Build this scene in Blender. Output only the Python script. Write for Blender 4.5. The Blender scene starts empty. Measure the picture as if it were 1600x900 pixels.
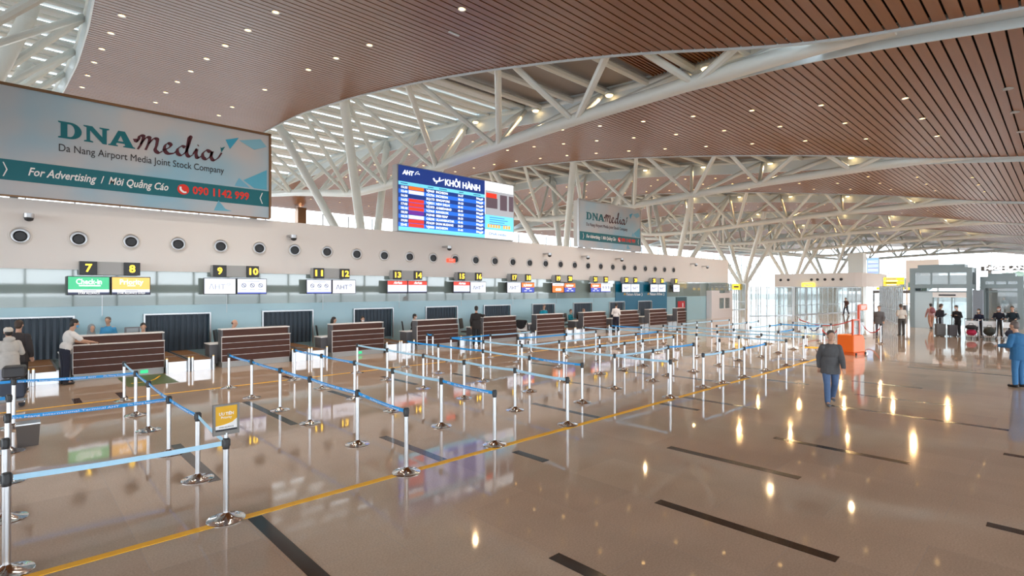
import bpy, bmesh, math, random
from mathutils import Vector, Matrix
random.seed(7)
SC = bpy.context.scene
COL = SC.collection
PI = math.pi

# ------------------------------------------------------------------ camera
cam_d = bpy.data.cameras.new('camera')
cam_d.sensor_width = 36.0
cam_d.lens = 36.0 * 828.0 / 1600.0
cam_d.shift_y = 3.0 / 1600.0
cam_d.clip_end = 600
cam = bpy.data.objects.new('camera', cam_d)
COL.objects.link(cam)
cam.location = (0, 0, 2.6)
cam.rotation_euler = (PI / 2, 0, math.radians(-43.65))
SC.camera = cam

# ------------------------------------------------------------------ sky, exposure
SC.view_settings.view_transform = 'Standard'
SC.view_settings.look = 'None'
SC.view_settings.gamma = 1.0
SC.view_settings.use_curve_mapping = False
SC.view_settings.exposure = 1.3
W = bpy.data.worlds.new('overcast_sky')
SC.world = W
W.use_nodes = True
wn = W.node_tree
bg = wn.nodes['Background']
bg.inputs['Color'].default_value = (0.84, 0.93, 1.0, 1)
bg.inputs['Strength'].default_value = 3.0
SC.cycles.max_bounces = 8
SC.cycles.diffuse_bounces = 4
SC.cycles.glossy_bounces = 4
SC.cycles.transparent_max_bounces = 12
SC.cycles.transmission_bounces = 4
SC.cycles.sample_clamp_indirect = 6.0
SC.cycles.caustics_reflective = False
SC.cycles.caustics_refractive = False

# ------------------------------------------------------------------ materials
MATS = {}
def mat(name, col=(0.8, 0.8, 0.8), rough=0.5, metal=0.0, emit=0.0, spec=0.5, noise=0.0, nscale=8.0, coat=0.0, ecol=None):
    if name in MATS: return MATS[name]
    m = bpy.data.materials.new(name); m.use_nodes = True
    nt = m.node_tree; b = nt.nodes['Principled BSDF']
    b.inputs['Base Color'].default_value = (*col, 1)
    b.inputs['Roughness'].default_value = rough
    b.inputs['Metallic'].default_value = metal
    b.inputs['Specular IOR Level'].default_value = spec
    b.inputs['Coat Weight'].default_value = coat
    b.inputs['Coat Roughness'].default_value = 0.03
    if emit:
        b.inputs['Emission Color'].default_value = (*(ecol or col), 1)
        b.inputs['Emission Strength'].default_value = emit
    if noise:
        tc = nt.nodes.new('ShaderNodeTexCoord'); nz = nt.nodes.new('ShaderNodeTexNoise')
        nz.inputs['Scale'].default_value = nscale; nz.inputs['Detail'].default_value = 3
        mx = nt.nodes.new('ShaderNodeMix'); mx.data_type = 'RGBA'
        mx.inputs[6].default_value = (*[c * (1 - noise) for c in col], 1)
        mx.inputs[7].default_value = (*[min(1, c * (1 + noise)) for c in col], 1)
        nt.links.new(tc.outputs['Object'], nz.inputs['Vector'])
        nt.links.new(nz.outputs['Fac'], mx.inputs[0])
        nt.links.new(mx.outputs[2], b.inputs['Base Color'])
    MATS[name] = m
    return m

def floor_mat():
    m = bpy.data.materials.new('polished_granite_tiles'); m.use_nodes = True
    nt = m.node_tree; L = nt.links; b = nt.nodes['Principled BSDF']
    tc = nt.nodes.new('ShaderNodeTexCoord')
    br = nt.nodes.new('ShaderNodeTexBrick'); br.offset = 0.5
    br.inputs['Scale'].default_value = 1.0
    br.inputs['Brick Width'].default_value = 1.94; br.inputs['Row Height'].default_value = 0.97
    br.inputs['Mortar Size'].default_value = 0.003; br.inputs['Mortar Smooth'].default_value = 0.3
    br.inputs['Bias'].default_value = -0.35
    br.inputs['Color1'].default_value = (0.55, 0.41, 0.30, 1)
    br.inputs['Color2'].default_value = (0.47, 0.352, 0.262, 1)
    br.inputs['Mortar'].default_value = (0.47, 0.38, 0.31, 1)
    mp = nt.nodes.new('ShaderNodeMapping'); mp.inputs['Rotation'].default_value = (0, 0, PI / 2)
    nz = nt.nodes.new('ShaderNodeTexNoise'); nz.inputs['Scale'].default_value = 55; nz.inputs['Detail'].default_value = 4
    n2 = nt.nodes.new('ShaderNodeTexNoise'); n2.inputs['Scale'].default_value = 0.9; n2.inputs['Detail'].default_value = 4
    r1 = nt.nodes.new('ShaderNodeMapRange'); r1.inputs['From Min'].default_value = 0.3; r1.inputs['From Max'].default_value = 0.7
    r1.inputs['To Min'].default_value = 0.88; r1.inputs['To Max'].default_value = 1.12
    r2 = nt.nodes.new('ShaderNodeMapRange'); r2.inputs['From Min'].default_value = 0.35; r2.inputs['From Max'].default_value = 0.65
    r2.inputs['To Min'].default_value = 0.95; r2.inputs['To Max'].default_value = 1.05
    mu = nt.nodes.new('ShaderNodeMath'); mu.operation = 'MULTIPLY'
    vm = nt.nodes.new('ShaderNodeVectorMath'); vm.operation = 'SCALE'
    L.new(tc.outputs['Object'], mp.inputs['Vector']); L.new(mp.outputs['Vector'], br.inputs['Vector'])
    L.new(tc.outputs['Object'], nz.inputs['Vector']); L.new(tc.outputs['Object'], n2.inputs['Vector'])
    L.new(nz.outputs['Fac'], r1.inputs['Value']); L.new(n2.outputs['Fac'], r2.inputs['Value'])
    L.new(r1.outputs['Result'], mu.inputs[0]); L.new(r2.outputs['Result'], mu.inputs[1])
    L.new(br.outputs['Color'], vm.inputs[0]); L.new(mu.outputs[0], vm.inputs['Scale'])
    L.new(vm.outputs['Vector'], b.inputs['Base Color'])
    r3 = nt.nodes.new('ShaderNodeMapRange'); r3.inputs['From Min'].default_value = 0.35; r3.inputs['From Max'].default_value = 0.65
    r3.inputs['To Min'].default_value = 0.03; r3.inputs['To Max'].default_value = 0.075
    L.new(n2.outputs['Fac'], r3.inputs['Value']); L.new(r3.outputs['Result'], b.inputs['Roughness'])
    b.inputs['Specular IOR Level'].default_value = 0.55
    return m

def wood_mat(name, col, rough, stretch=(0.25, 6.0, 6.0), amt=0.16):
    m = bpy.data.materials.new(name); m.use_nodes = True
    nt = m.node_tree; L = nt.links; b = nt.nodes['Principled BSDF']
    tc = nt.nodes.new('ShaderNodeTexCoord'); mp = nt.nodes.new('ShaderNodeMapping')
    mp.inputs['Scale'].default_value = stretch
    nz = nt.nodes.new('ShaderNodeTexNoise'); nz.inputs['Scale'].default_value = 1.6; nz.inputs['Detail'].default_value = 5
    mx = nt.nodes.new('ShaderNodeMix'); mx.data_type = 'RGBA'
    mx.inputs[6].default_value = (*[c * (1 - amt) for c in col], 1)
    mx.inputs[7].default_value = (*[c * (1 + amt) for c in col], 1)
    L.new(tc.outputs['Object'], mp.inputs['Vector']); L.new(mp.outputs['Vector'], nz.inputs['Vector'])
    L.new(nz.outputs['Fac'], mx.inputs[0]); L.new(mx.outputs[2], b.inputs['Base Color'])
    b.inputs['Roughness'].default_value = rough
    MATS[name] = m
    return m

def glass_mat(name, tint=(0.85, 0.95, 0.95), opacity=0.12, rough=0.02):
    """thin pane: mostly lets light through, mirrors at grazing angles, a little body tint"""
    m = bpy.data.materials.new(name); m.use_nodes = True
    nt = m.node_tree; L = nt.links; nt.nodes.remove(nt.nodes['Principled BSDF'])
    out = nt.nodes['Material Output']
    tr = nt.nodes.new('ShaderNodeBsdfTransparent'); tr.inputs['Color'].default_value = (*[1 - (1 - c)*.3 for c in tint], 1)
    df = nt.nodes.new('ShaderNodeBsdfDiffuse'); df.inputs['Color'].default_value = (*tint, 1)
    gl = nt.nodes.new('ShaderNodeBsdfGlossy'); gl.inputs['Roughness'].default_value = rough
    lw = nt.nodes.new('ShaderNodeLayerWeight'); pw = nt.nodes.new('ShaderNodeMath'); pw.operation = 'POWER'; pw.inputs[1].default_value = 5.0
    fr = nt.nodes.new('ShaderNodeMapRange'); fr.inputs['To Min'].default_value = 0.045; fr.inputs['To Max'].default_value = 0.9
    L.new(lw.outputs['Facing'], pw.inputs[0]); L.new(pw.outputs[0], fr.inputs['Value'])
    m1 = nt.nodes.new('ShaderNodeMixShader'); m1.inputs['Fac'].default_value = opacity
    m2 = nt.nodes.new('ShaderNodeMixShader')
    L.new(tr.outputs[0], m1.inputs[1]); L.new(df.outputs[0], m1.inputs[2])
    L.new(fr.outputs[0], m2.inputs['Fac']); L.new(m1.outputs[0], m2.inputs[1]); L.new(gl.outputs[0], m2.inputs[2])
    L.new(m2.outputs[0], out.inputs['Surface'])
    MATS[name] = m
    return m

def print_mat(name, c0, c1, scale=0.5, emit=0.0):
    """printed banner: soft blotches of two inks"""
    m = bpy.data.materials.new(name); m.use_nodes = True
    nt = m.node_tree; L = nt.links; b = nt.nodes['Principled BSDF']
    tc = nt.nodes.new('ShaderNodeTexCoord')
    nz = nt.nodes.new('ShaderNodeTexNoise'); nz.inputs['Scale'].default_value = scale; nz.inputs['Detail'].default_value = 2
    rp = nt.nodes.new('ShaderNodeMapRange'); rp.inputs['From Min'].default_value = 0.42; rp.inputs['From Max'].default_value = 0.68
    mx = nt.nodes.new('ShaderNodeMix'); mx.data_type = 'RGBA'
    mx.inputs[6].default_value = (*c0, 1); mx.inputs[7].default_value = (*c1, 1)
    L.new(tc.outputs['Object'], nz.inputs['Vector']); L.new(nz.outputs['Fac'], rp.inputs['Value'])
    L.new(rp.outputs['Result'], mx.inputs[0]); L.new(mx.outputs[2], b.inputs['Base Color'])
    if emit:
        L.new(mx.outputs[2], b.inputs['Emission Color']); b.inputs['Emission Strength'].default_value = emit
    b.inputs['Roughness'].default_value = 0.35
    MATS[name] = m
    return m

M_floor = floor_mat()
M_slat = wood_mat('timber_ceiling_slat', (0.245, 0.090, 0.022), 0.40)
M_wood = wood_mat('walnut_counter_plank', (0.075, 0.022, 0.011), 0.62, (1.2, 9, 9), 0.3)
M_bronze = mat('bronze_frame', (0.22, 0.12, 0.06), 0.4, 0.6)
M_dark = mat('dark_void', (0.012, 0.011, 0.011), 0.9)
M_white = mat('white_painted_steel', (0.74, 0.78, 0.76), 0.35)
M_fascia = mat('pale_fascia', (0.66, 0.74, 0.78), 0.4)
M_wall = mat('warm_white_wall', (0.82, 0.785, 0.755), 0.6)
M_grey = mat('grey_laminate', (0.13, 0.13, 0.14), 0.45)
M_lgrey = mat('light_grey_paint', (0.42, 0.43, 0.43), 0.5)
M_top = mat('white_worktop', (0.85, 0.82, 0.80), 0.3)
M_steel = mat('brushed_steel', (0.58, 0.59, 0.61), 0.28, 1.0)
M_chrome = mat('polished_chrome', (0.78, 0.78, 0.79), 0.09, 1.0)
M_alu = mat('aluminium_frame', (0.50, 0.50, 0.51), 0.35, 0.9)
M_black = mat('black_plastic', (0.02, 0.02, 0.022), 0.4)
M_rubber = mat('dark_rubber', (0.03, 0.03, 0.035), 0.7)
M_belt = mat('brown_conveyor_belt', (0.20, 0.095, 0.035), 0.55)
M_curt = mat('dark_curtain_strip', (0.028, 0.047, 0.07), 0.5)
M_yel = mat('yellow_floor_tape', (1.0, 0.52, 0.004), 0.5)
M_inlay = mat('dark_granite_inlay', (0.035, 0.027, 0.024), 0.12)
M_blue = mat('blue_belt_webbing', (0.018, 0.34, 0.82), 0.5)
M_glare = mat('blue_belt_webbing_glare', (0.42, 0.70, 0.90), 0.5)  # same blue webbing, with the glare of grazing light put into its colour
M_txt = mat('white_print', (0.88, 0.88, 0.88), 0.5)
M_ink = mat('black_print', (0.015, 0.015, 0.02), 0.5)
M_gold = mat('gold_cap', (0.75, 0.45, 0.14), 0.3, 0.8)
M_teal = mat('teal_print', (0.0, 0.135, 0.17), 0.45)
M_maroon = mat('maroon_print', (0.075, 0.012, 0.022), 0.45)
M_red = mat('red_print', (0.75, 0.03, 0.015), 0.45)
M_orange = mat('orange_paint', (0.88, 0.16, 0.01), 0.35)
M_gA = mat('frosted_blue_glass', (0.36, 0.57, 0.65), 0.2, spec=0.6)
M_gB = mat('grey_green_glass', (0.25, 0.32, 0.31), 0.035, spec=0.9, coat=0.6)
M_lamp = mat('warm_lamp', (1.0, 0.72, 0.36), 0.5, emit=4.5, ecol=(1.0, 0.60, 0.20))
def poly_mat(name, col, tr):
    m = bpy.data.materials.new(name); m.use_nodes = True
    nt = m.node_tree; L = nt.links; nt.nodes.remove(nt.nodes['Principled BSDF'])
    d = nt.nodes.new('ShaderNodeBsdfDiffuse'); t = nt.nodes.new('ShaderNodeBsdfTranslucent'); x = nt.nodes.new('ShaderNodeMixShader')
    d.inputs['Color'].default_value = (*col, 1); t.inputs['Color'].default_value = (*col, 1); x.inputs['Fac'].default_value = tr
    L.new(d.outputs[0], x.inputs[1]); L.new(t.outputs[0], x.inputs[2]); L.new(x.outputs[0], nt.nodes['Material Output'].inputs['Surface'])
    MATS[name] = m
    return m
M_opal = poly_mat('opal_polycarbonate', (0.80, 0.83, 0.84), 0.06)
M_frit = poly_mat('fritted_glass', (0.85, 0.88, 0.88), 0.2)
M_glass = glass_mat('clear_glass')
M_frost = glass_mat('screen_glass', (0.50, 0.60, 0.62), 0.26)
M_num = mat('lit_yellow_numeral', (1.0, 0.62, 0.04), 0.5, emit=1.6, ecol=(1.0, 0.60, 0.03))
M_ysign = mat('lit_yellow_sign', (0.95, 0.58, 0.03), 0.5, emit=0.6)
M_skin = mat('skin', (0.55, 0.30, 0.20), 0.5)
M_hair = mat('black_hair', (0.014, 0.011, 0.010), 0.5)

# ------------------------------------------------------------------ helpers
class MB:
    """collects shapes; build() links them as one mesh object"""
    def __init__(s): s.v = []; s.f = []
    def add(s, vs, fs):
        o = len(s.v); s.v += [tuple(p) for p in vs]; s.f += [tuple(i + o for i in f) for f in fs]
    def box(s, x0, x1, y0, y1, z0, z1):
        s.add([(x0,y0,z0),(x1,y0,z0),(x1,y1,z0),(x0,y1,z0),(x0,y0,z1),(x1,y0,z1),(x1,y1,z1),(x0,y1,z1)],
              [(0,3,2,1),(4,5,6,7),(0,1,5,4),(1,2,6,5),(2,3,7,6),(3,0,4,7)])
    def hexa(s, p):   # 8 points: bottom 4, top 4
        s.add(p, [(0,3,2,1),(4,5,6,7),(0,1,5,4),(1,2,6,5),(2,3,7,6),(3,0,4,7)])
    def tube(s, pts, r, seg=10, cap=True, r1=None):
        pts = [Vector(p) for p in pts]; n = len(pts)
        rs = r if isinstance(r, (list, tuple)) else [r + ((r1 if r1 is not None else r) - r) * i / max(1, n - 1) for i in range(n)]
        vs = []; fs = []; prev = None
        for i, p in enumerate(pts):
            d = (pts[min(i+1, n-1)] - pts[max(i-1, 0)])
            d = d.normalized() if d.length > 1e-9 else Vector((0, 0, 1))
            if prev is None:
                a = d.orthogonal().normalized()
            else:
                a = prev - d * prev.dot(d)
                a = a.normalized() if a.length > 1e-6 else d.orthogonal().normalized()
            prev = a; b = d.cross(a)
            for k in range(seg):
                t = 2 * PI * k / seg
                vs.append(p + (a * math.cos(t) + b * math.sin(t)) * rs[i])
        for i in range(n - 1):
            for k in range(seg):
                k2 = (k + 1) % seg
                fs.append((i*seg+k, i*seg+k2, (i+1)*seg+k2, (i+1)*seg+k))
        if cap:
            fs.append(tuple(range(seg))[::-1]); fs.append(tuple((n-1)*seg + k for k in range(seg)))
        s.add(vs, fs)
    def oval(s, zs, rx, ry, y0=0.0, seg=18):
        """stack of oval rings: closed sleeve, e.g. the skirt of a coat"""
        vs = []; fs = []; n = len(zs)
        for z, a, b in zip(zs, rx, ry):
            for k in range(seg):
                t = 2 * PI * k / seg; vs.append((a*math.cos(t), y0 + b*math.sin(t), z))
        for i in range(n - 1):
            for k in range(seg):
                k2 = (k + 1) % seg; fs.append((i*seg+k, i*seg+k2, (i+1)*seg+k2, (i+1)*seg+k))
        fs.append(tuple(range(seg))[::-1]); fs.append(tuple((n-1)*seg + k for k in range(seg)))
        s.add(vs, fs)
    def lathe(s, prof, c=(0, 0, 0), seg=20, axis='z'):
        vs = []; fs = []; n = len(prof)
        for r, z in prof:
            for k in range(seg):
                t = 2 * PI * k / seg
                if axis == 'z': vs.append((c[0] + r*math.cos(t), c[1] + r*math.sin(t), c[2] + z))
                else: vs.append((c[0] + r*math.cos(t), c[1] - z, c[2] + r*math.sin(t)))   # z grows towards -Y
        for i in range(n - 1):
            for k in range(seg):
                k2 = (k + 1) % seg
                fs.append((i*seg+k, i*seg+k2, (i+1)*seg+k2, (i+1)*seg+k))
        if prof[0][0] > 1e-6: fs.append(tuple(range(seg))[::-1])
        if prof[-1][0] > 1e-6: fs.append(tuple((n-1)*seg + k for k in range(seg)))
        s.add(vs, fs)
    def ell(s, c, r, seg=12, rings=8, rot=None):
        vs = []; fs = []
        for i in range(rings + 1):
            a = -PI/2 + PI * i / rings
            for k in range(seg):
                t = 2 * PI * k / seg
                p = Vector((r[0]*math.cos(a)*math.cos(t), r[1]*math.cos(a)*math.sin(t), r[2]*math.sin(a)))
                if rot is not None: p = rot @ p
                vs.append((p.x + c[0], p.y + c[1], p.z + c[2]))
        for i in range(rings):
            for k in range(seg):
                k2 = (k + 1) % seg
                fs.append((i*seg+k, i*seg+k2, (i+1)*seg+k2, (i+1)*seg+k))
        s.add(vs, fs)
    def cap(s, a, b, ra, rb, seg=12):
        """tapered capsule"""
        a = Vector(a); b = Vector(b); d = b - a
        L = d.length; d = d / L if L > 1e-6 else Vector((0, 0, 1))
        pts = []; rs = []
        for i in range(4):
            t = -PI/2 + PI/2 * i / 4 + 0.12
            pts.append(a + d * (ra * math.sin(t))); rs.append(ra * math.cos(t))
        pts.append(a); rs.append(ra)
        pts.append(b); rs.append(rb)
        for i in range(1, 5):
            t = PI/2 * i / 4 - 0.12
            pts.append(b + d * (rb * math.sin(t))); rs.append(rb * math.cos(t))
        s.tube(pts, rs, seg)
    def prism(s, poly, y0, y1):
        """polygon in XZ extruded along Y"""
        n = len(poly)
        vs = [(x, y0, z) for x, z in poly] + [(x, y1, z) for x, z in poly]
        fs = [tuple(range(n)), tuple(range(2*n - 1, n - 1, -1))] + [(i, i + n, (i+1) % n + n, (i+1) % n) for i in range(n)]
        s.add(vs, fs)
    def mesh(s, name):
        me = bpy.data.meshes.new(name); me.from_pydata(s.v, [], s.f); me.update()
        bm = bmesh.new(); bm.from_mesh(me); bmesh.ops.remove_doubles(bm, verts=bm.verts, dist=1e-6)
        bmesh.ops.recalc_face_normals(bm, faces=bm.faces); bm.to_mesh(me); bm.free()
        return me
    def build(s, name, m, parent=None, smooth=False, loc=None, rot=None, bevel=0.0):
        return obj(name, s.mesh(name), m, parent, smooth, loc, rot, bevel)

def obj(name, me, m, parent=None, smooth=False, loc=None, rot=None, bevel=0.0):
    o = bpy.data.objects.new(name, me); COL.objects.link(o)
    if m is not None and not me.materials: me.materials.append(m)
    if smooth:
        me.polygons.foreach_set('use_smooth', [True] * len(me.polygons)); 
        try: me.set_sharp_from_angle(angle=math.radians(42))
        except Exception: pass
    if parent is not None: o.parent = parent
    if loc is not None: o.location = loc
    if rot is not None: o.rotation_euler = rot
    if bevel:
        b = o.modifiers.new('soft', 'BEVEL'); b.width = bevel; b.segments = 2; b.limit_method = 'ANGLE'
    return o

def tag(o, label=None, cat=None, group=None, kind=None):
    if label: o['label'] = label
    if cat: o['category'] = cat
    if group: o['group'] = group
    if kind: o['kind'] = kind
    return o
def thing(name, label, cat, loc=(0, 0, 0), rz=0.0, group=None):
    o = bpy.data.objects.new(name, None); COL.objects.link(o)
    o.empty_display_size = 0.2
    o.location = loc; o.rotation_euler = (0, 0, rz)
    return tag(o, label, cat, group)
def struct(o, label=None):
    o['kind'] = 'structure'
    if label: o['label'] = label
    return o
def copy_thing(src, loc, label, group=None):
    """a copy of a thing with copies of its parts and their sub-parts"""
    r = src.copy(); COL.objects.link(r); r.location = loc; r['label'] = label
    if group: r['group'] = group
    for ch in KIDS[src.name]:
        c = ch[0].copy(); COL.objects.link(c); c.parent = r
        for g in ch[1]:
            d = g.copy(); COL.objects.link(d); d.parent = c
    return r
KIDS = {}
def remember(src):
    KIDS[src.name] = [(c, list(c.children)) for c in src.children]
ORD = ['first', 'second', 'third', 'fourth', 'fifth', 'sixth', 'seventh', 'eighth', 'ninth', 'tenth', 'eleventh', 'twelfth',
       'thirteenth', 'fourteenth', 'fifteenth', 'sixteenth', 'seventeenth', 'eighteenth', 'nineteenth', 'twentieth',
       'twenty-first', 'twenty-second', 'twenty-third', 'twenty-fourth', 'twenty-fifth', 'twenty-sixth', 'twenty-seventh',
       'twenty-eighth', 'twenty-ninth', 'thirtieth']
FACE_S = (PI / 2, 0, 0)            # lettering that faces the hall (-Y)
FACE_W = (PI / 2, 0, -PI / 2)      # lettering that faces -X

def _glyphs(body, h, align, bold, shear, depth):
    cu = bpy.data.curves.new('t', 'FONT'); cu.body = body; cu.size = h; cu.align_x = align; cu.align_y = 'CENTER'
    cu.offset = bold; cu.shear = shear; cu.extrude = depth; cu.resolution_u = 4 if h > .15 and not bold else 2
    t = bpy.data.objects.new('t', cu)
    me = bpy.data.meshes.new_from_object(t)
    bpy.data.objects.remove(t); bpy.data.curves.remove(cu)
    me.materials.clear()
    if bold and len(me.vertices) and max(abs(v.co.y) for v in me.vertices) > h: return _glyphs(body, h, align, 0.0, shear, depth)   # the outline offset can spike
    return me
HORN = {'\u1ede': ('\u1ece', 'O'), '\u1edd': ('\u00f2', 'o'), '\u0110': ('D', 'D')}   # letters whose horn or bar is drawn as a stroke
def text(body, h, m, name, parent, loc, rot=FACE_S, align='LEFT', width=None, bold=0.0, shear=0.0, depth=0.004):
    plain = ''.join(HORN[c][0] if c in HORN else c for c in body)
    me = _glyphs(plain, h, align, bold, shear, depth)
    if plain != body:
        mb = MB(); mb.add([tuple(v.co) for v in me.vertices], [tuple(p.vertices) for p in me.polygons])
        x00 = min(v.co.x for v in me.vertices) if align == 'LEFT' else 0
        for i, c in enumerate(body):
            if c not in HORN: continue
            base = _glyphs(HORN[c][1], h, align, bold, 0, depth); ys = [v.co.y for v in base.vertices]; xs = [v.co.x for v in base.vertices]
            upto = _glyphs(plain[:i] + HORN[c][1], h, align, bold, 0, depth); x1 = max(v.co.x for v in upto.vertices)
            yt, yb, wd = max(ys), min(ys), max(xs) - min(xs); w = .085*h
            if c == '\u0110':
                x0 = x1 - wd; ym = (yt + yb)/2; q = [(x0 - .07*h, ym - .035*h), (x0 + .28*wd + .1*h, ym - .035*h), (x0 + .28*wd + .1*h, ym + .035*h), (x0 - .07*h, ym + .035*h)]
                st = None; mb.add([(x, y, depth*1.01) for x, y in q], [(0, 1, 2, 3)])
            else:
                st = pen([[(x1 - .16*wd, yt - .13*(yt - yb)), (x1 + .05*wd, yt - .10*(yt - yb)), (x1 + .14*wd, yt + .10*(yt - yb))]], w, w*.7, depth=depth)
                mb.add([(v.co.x + shear*v.co.y, v.co.y, v.co.z) for v in st.vertices], [tuple(p.vertices) for p in st.polygons])
        me = bpy.data.meshes.new(name); me.from_pydata(mb.v, [], mb.f); me.update()
    if width and len(me.vertices):
        xs = [v.co.x for v in me.vertices]; w0 = max(xs) - min(xs)
        k = width / max(w0, 1e-6)
        for v in me.vertices: v.co.x *= k
    me.name = name
    return obj(name, me, m, parent, False, loc, rot)

def shape2d(loops, depth=0.004, name='shape'):
    """filled flat outline with holes (lists of (x, y)) in local XY, a few mm thick"""
    cu = bpy.data.curves.new(name, 'CURVE'); cu.dimensions = '2D'; cu.fill_mode = 'BOTH'; cu.extrude = depth
    for lp in loops:
        sp = cu.splines.new('POLY'); sp.points.add(len(lp) - 1); sp.use_cyclic_u = True
        for p, q in zip(sp.points, lp): p.co = (q[0], q[1], 0, 1)
    t = bpy.data.objects.new('t', cu)
    me = bpy.data.meshes.new_from_object(t)
    bpy.data.objects.remove(t); bpy.data.curves.remove(cu)
    me.materials.clear()
    return me
def join_meshes(name, parts):
    """parts: list of (mesh, offset x, offset y, scale)"""
    mb = MB()
    for me, ox, oy, k in parts:
        mb.add([(v.co.x * k + ox, v.co.y * k + oy, v.co.z) for v in me.vertices], [tuple(p.vertices) for p in me.polygons])
    me = bpy.data.meshes.new(name); me.from_pydata(mb.v, [], mb.f); me.update()
    return me
def arc(cx, cy, rx, ry, a0, a1, n=14):
    return [(cx + rx*math.cos(math.radians(a0 + (a1-a0)*i/n)), cy + ry*math.sin(math.radians(a0 + (a1-a0)*i/n))) for i in range(n + 1)]
def spline(pts, n=10):
    out = []
    P = [pts[0]] + pts + [pts[-1]]
    for i in range(1, len(P) - 2):
        for k in range(n):
            t = k / n
            out.append(tuple(0.5*((2*P[i][j]) + (-P[i-1][j]+P[i+1][j])*t + (2*P[i-1][j]-5*P[i][j]+4*P[i+1][j]-P[i+2][j])*t*t
                       + (-P[i-1][j]+3*P[i][j]-3*P[i+1][j]+P[i+2][j])*t**3) for j in (0, 1)))
    out.append(tuple(pts[-1]))
    return out
def pen(strokes, wide, thin, ang=35, depth=0.004, name='script'):
    """broad-nib strokes: list of point lists"""
    mb = MB(); a = math.radians(ang)
    for st in strokes:
        pts = spline(st)
        L, R = [], []
        for i, p in enumerate(pts):
            q = pts[min(i+1, len(pts)-1)]; o = pts[max(i-1, 0)]
            d = Vector((q[0]-o[0], q[1]-o[1])); d = d.normalized() if d.length > 1e-9 else Vector((1, 0))
            n = Vector((-d.y, d.x)); w = thin + (wide - thin) * abs(n.x*math.cos(a) + n.y*math.sin(a))**1.5
            L.append((p[0]+n.x*w/2, p[1]+n.y*w/2)); R.append((p[0]-n.x*w/2, p[1]-n.y*w/2))
        m = len(pts)
        vs = [(x, y, depth) for x, y in L] + [(x, y, depth) for x, y in R] + [(x, y, -depth) for x, y in L] + [(x, y, -depth) for x, y in R]
        fs = []
        for i in range(m - 1):
            fs += [(m+i, m+i+1, i+1, i), (2*m+i, 2*m+i+1, 3*m+i+1, 3*m+i), (i, i+1, 2*m+i+1, 2*m+i), (m+i+1, m+i, 3*m+i, 3*m+i+1)]
        fs += [(0, 2*m, 3*m, m), (m-1, 2*m-1, 4*m-1, 3*m-1)]
        mb.add(vs, fs)
    me = bpy.data.meshes.new(name); me.from_pydata(mb.v, [], mb.f); me.update()
    return me

# ------------------------------------------------------------------ roof geometry (X along the counters, Y towards their wall)
RS = 1.25
PITCH = 15.1 * RS
XK = lambda k: 13.5 * RS + PITCH * k              # centre line of skylight k
def interp(tab, y):
    if y <= tab[0][0]: return tab[0][1]
    for (a, va), (b, vb) in zip(tab, tab[1:]):
        if y <= b:
            t = (y - a) / (b - a); return va + (vb - va) * t
    return tab[-1][1]
M_flood = mat('floodlight_glow', (1.0, 0.75, 0.4), 0.5, emit=3.0, ecol=(1.0, 0.66, 0.28))
_Z = [(-14, 5.6), (0, 7.55), (4, 8.12), (7.5, 8.72), (12, 9.35), (16.5, 9.98), (20, 10.42), (25, 10.92), (30, 11.2), (35, 11.2), (40, 10.75), (47, 9.55)]
_W = [(-14, 0.45), (2.5, 0.45), (3.5, 0.5), (5, 0.8), (6.2, 1.2), (7.5, 1.65), (9.7, 2.25), (12, 2.72), (14, 3.0), (16.5, 3.2), (20, 3.38), (25, 3.5), (30, 3.4), (34, 3.1), (38, 2.6), (42, 1.7), (45, 0.8), (47, 0.5)]
def zc(y):
    y /= RS
    return 2.6 + RS * ((interp(_Z, y - 0.8) + interp(_Z, y) + interp(_Z, y + 0.8)) / 3 - 2.6)
def wid(y):
    y /= RS
    return RS * (interp(_W, y - 0.6) + interp(_W, y) + interp(_W, y + 0.6)) / 3
YS, YN = -13.0, 58.5
XE = 150.0

# ------------------------------------------------------------------ floor
mb = MB(); mb.box(-34, XE, YS, YN, -0.3, 0)
struct(mb.build('floor', M_floor), 'polished beige granite tile floor')
mb = MB(); mb.box(-250, 450, -300, 300, -0.8, -0.5)
struct(mb.build('ground_outside', mat('concrete_apron', (0.30, 0.31, 0.31), 0.8)), 'pale concrete apron outside the glazing')

INLAY = [(1.98,4.6,6.42),(1.98,8.0,10.35),(3.95,10.3,13.2),(4.75,6.56,8.38),(5.72,1.53,3.48),(5.85,5.46,6.14),(7.85,2.55,4.55),(7.8,-1.2,0.62),
         (9.7,1.62,3.56),(11.37,-1.4,0.7),(13.35,0.75,3.67),(15.25,1.75,3.66),(17.4,2.64,4.64),(3.8,1.3,3.47),(8.65,6.56,8.45),
         (10.75,5.5,6.42),(11.8,4.6,6.42),(14.5,7.0,8.52),(1.12,15.65,16.4),(1.98,15.65,16.6),(5.95,11.7,13.13),(8.08,12.34,14.2),
         (5.98,15.7,16.4),(9.98,11.56,13.2),(11.45,8.1,10.1),(13.45,11.8,13.3),(17.76,6.86,8.48),(15.86,4.9,6.0),(19.8,5.2,6.4),(23.4,3.0,4.58),
         (21.9,0.9,3.72),(14.25,8.75,10.05)]
for i, (x, a, b) in enumerate(INLAY):
    mb = MB(); mb.box(x, x + 0.15, a, b, -0.001, 0.0025)
    struct(mb.build('trim_%d' % (i + 1), M_inlay), 'dark granite strip inlaid in the floor')
mb = MB(); mb.box(-14, 24.5, 6.445, 6.555, -0.001, 0.004)
struct(mb.build('floor_marking', M_yel), 'yellow line taped along the front of the queue area')
mb = MB(); mb.box(-14, 34, 15.5, 15.585, -0.001, 0.004)
struct(mb.build('floor_marking', M_yel), 'yellow line taped before the counters')

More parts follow.
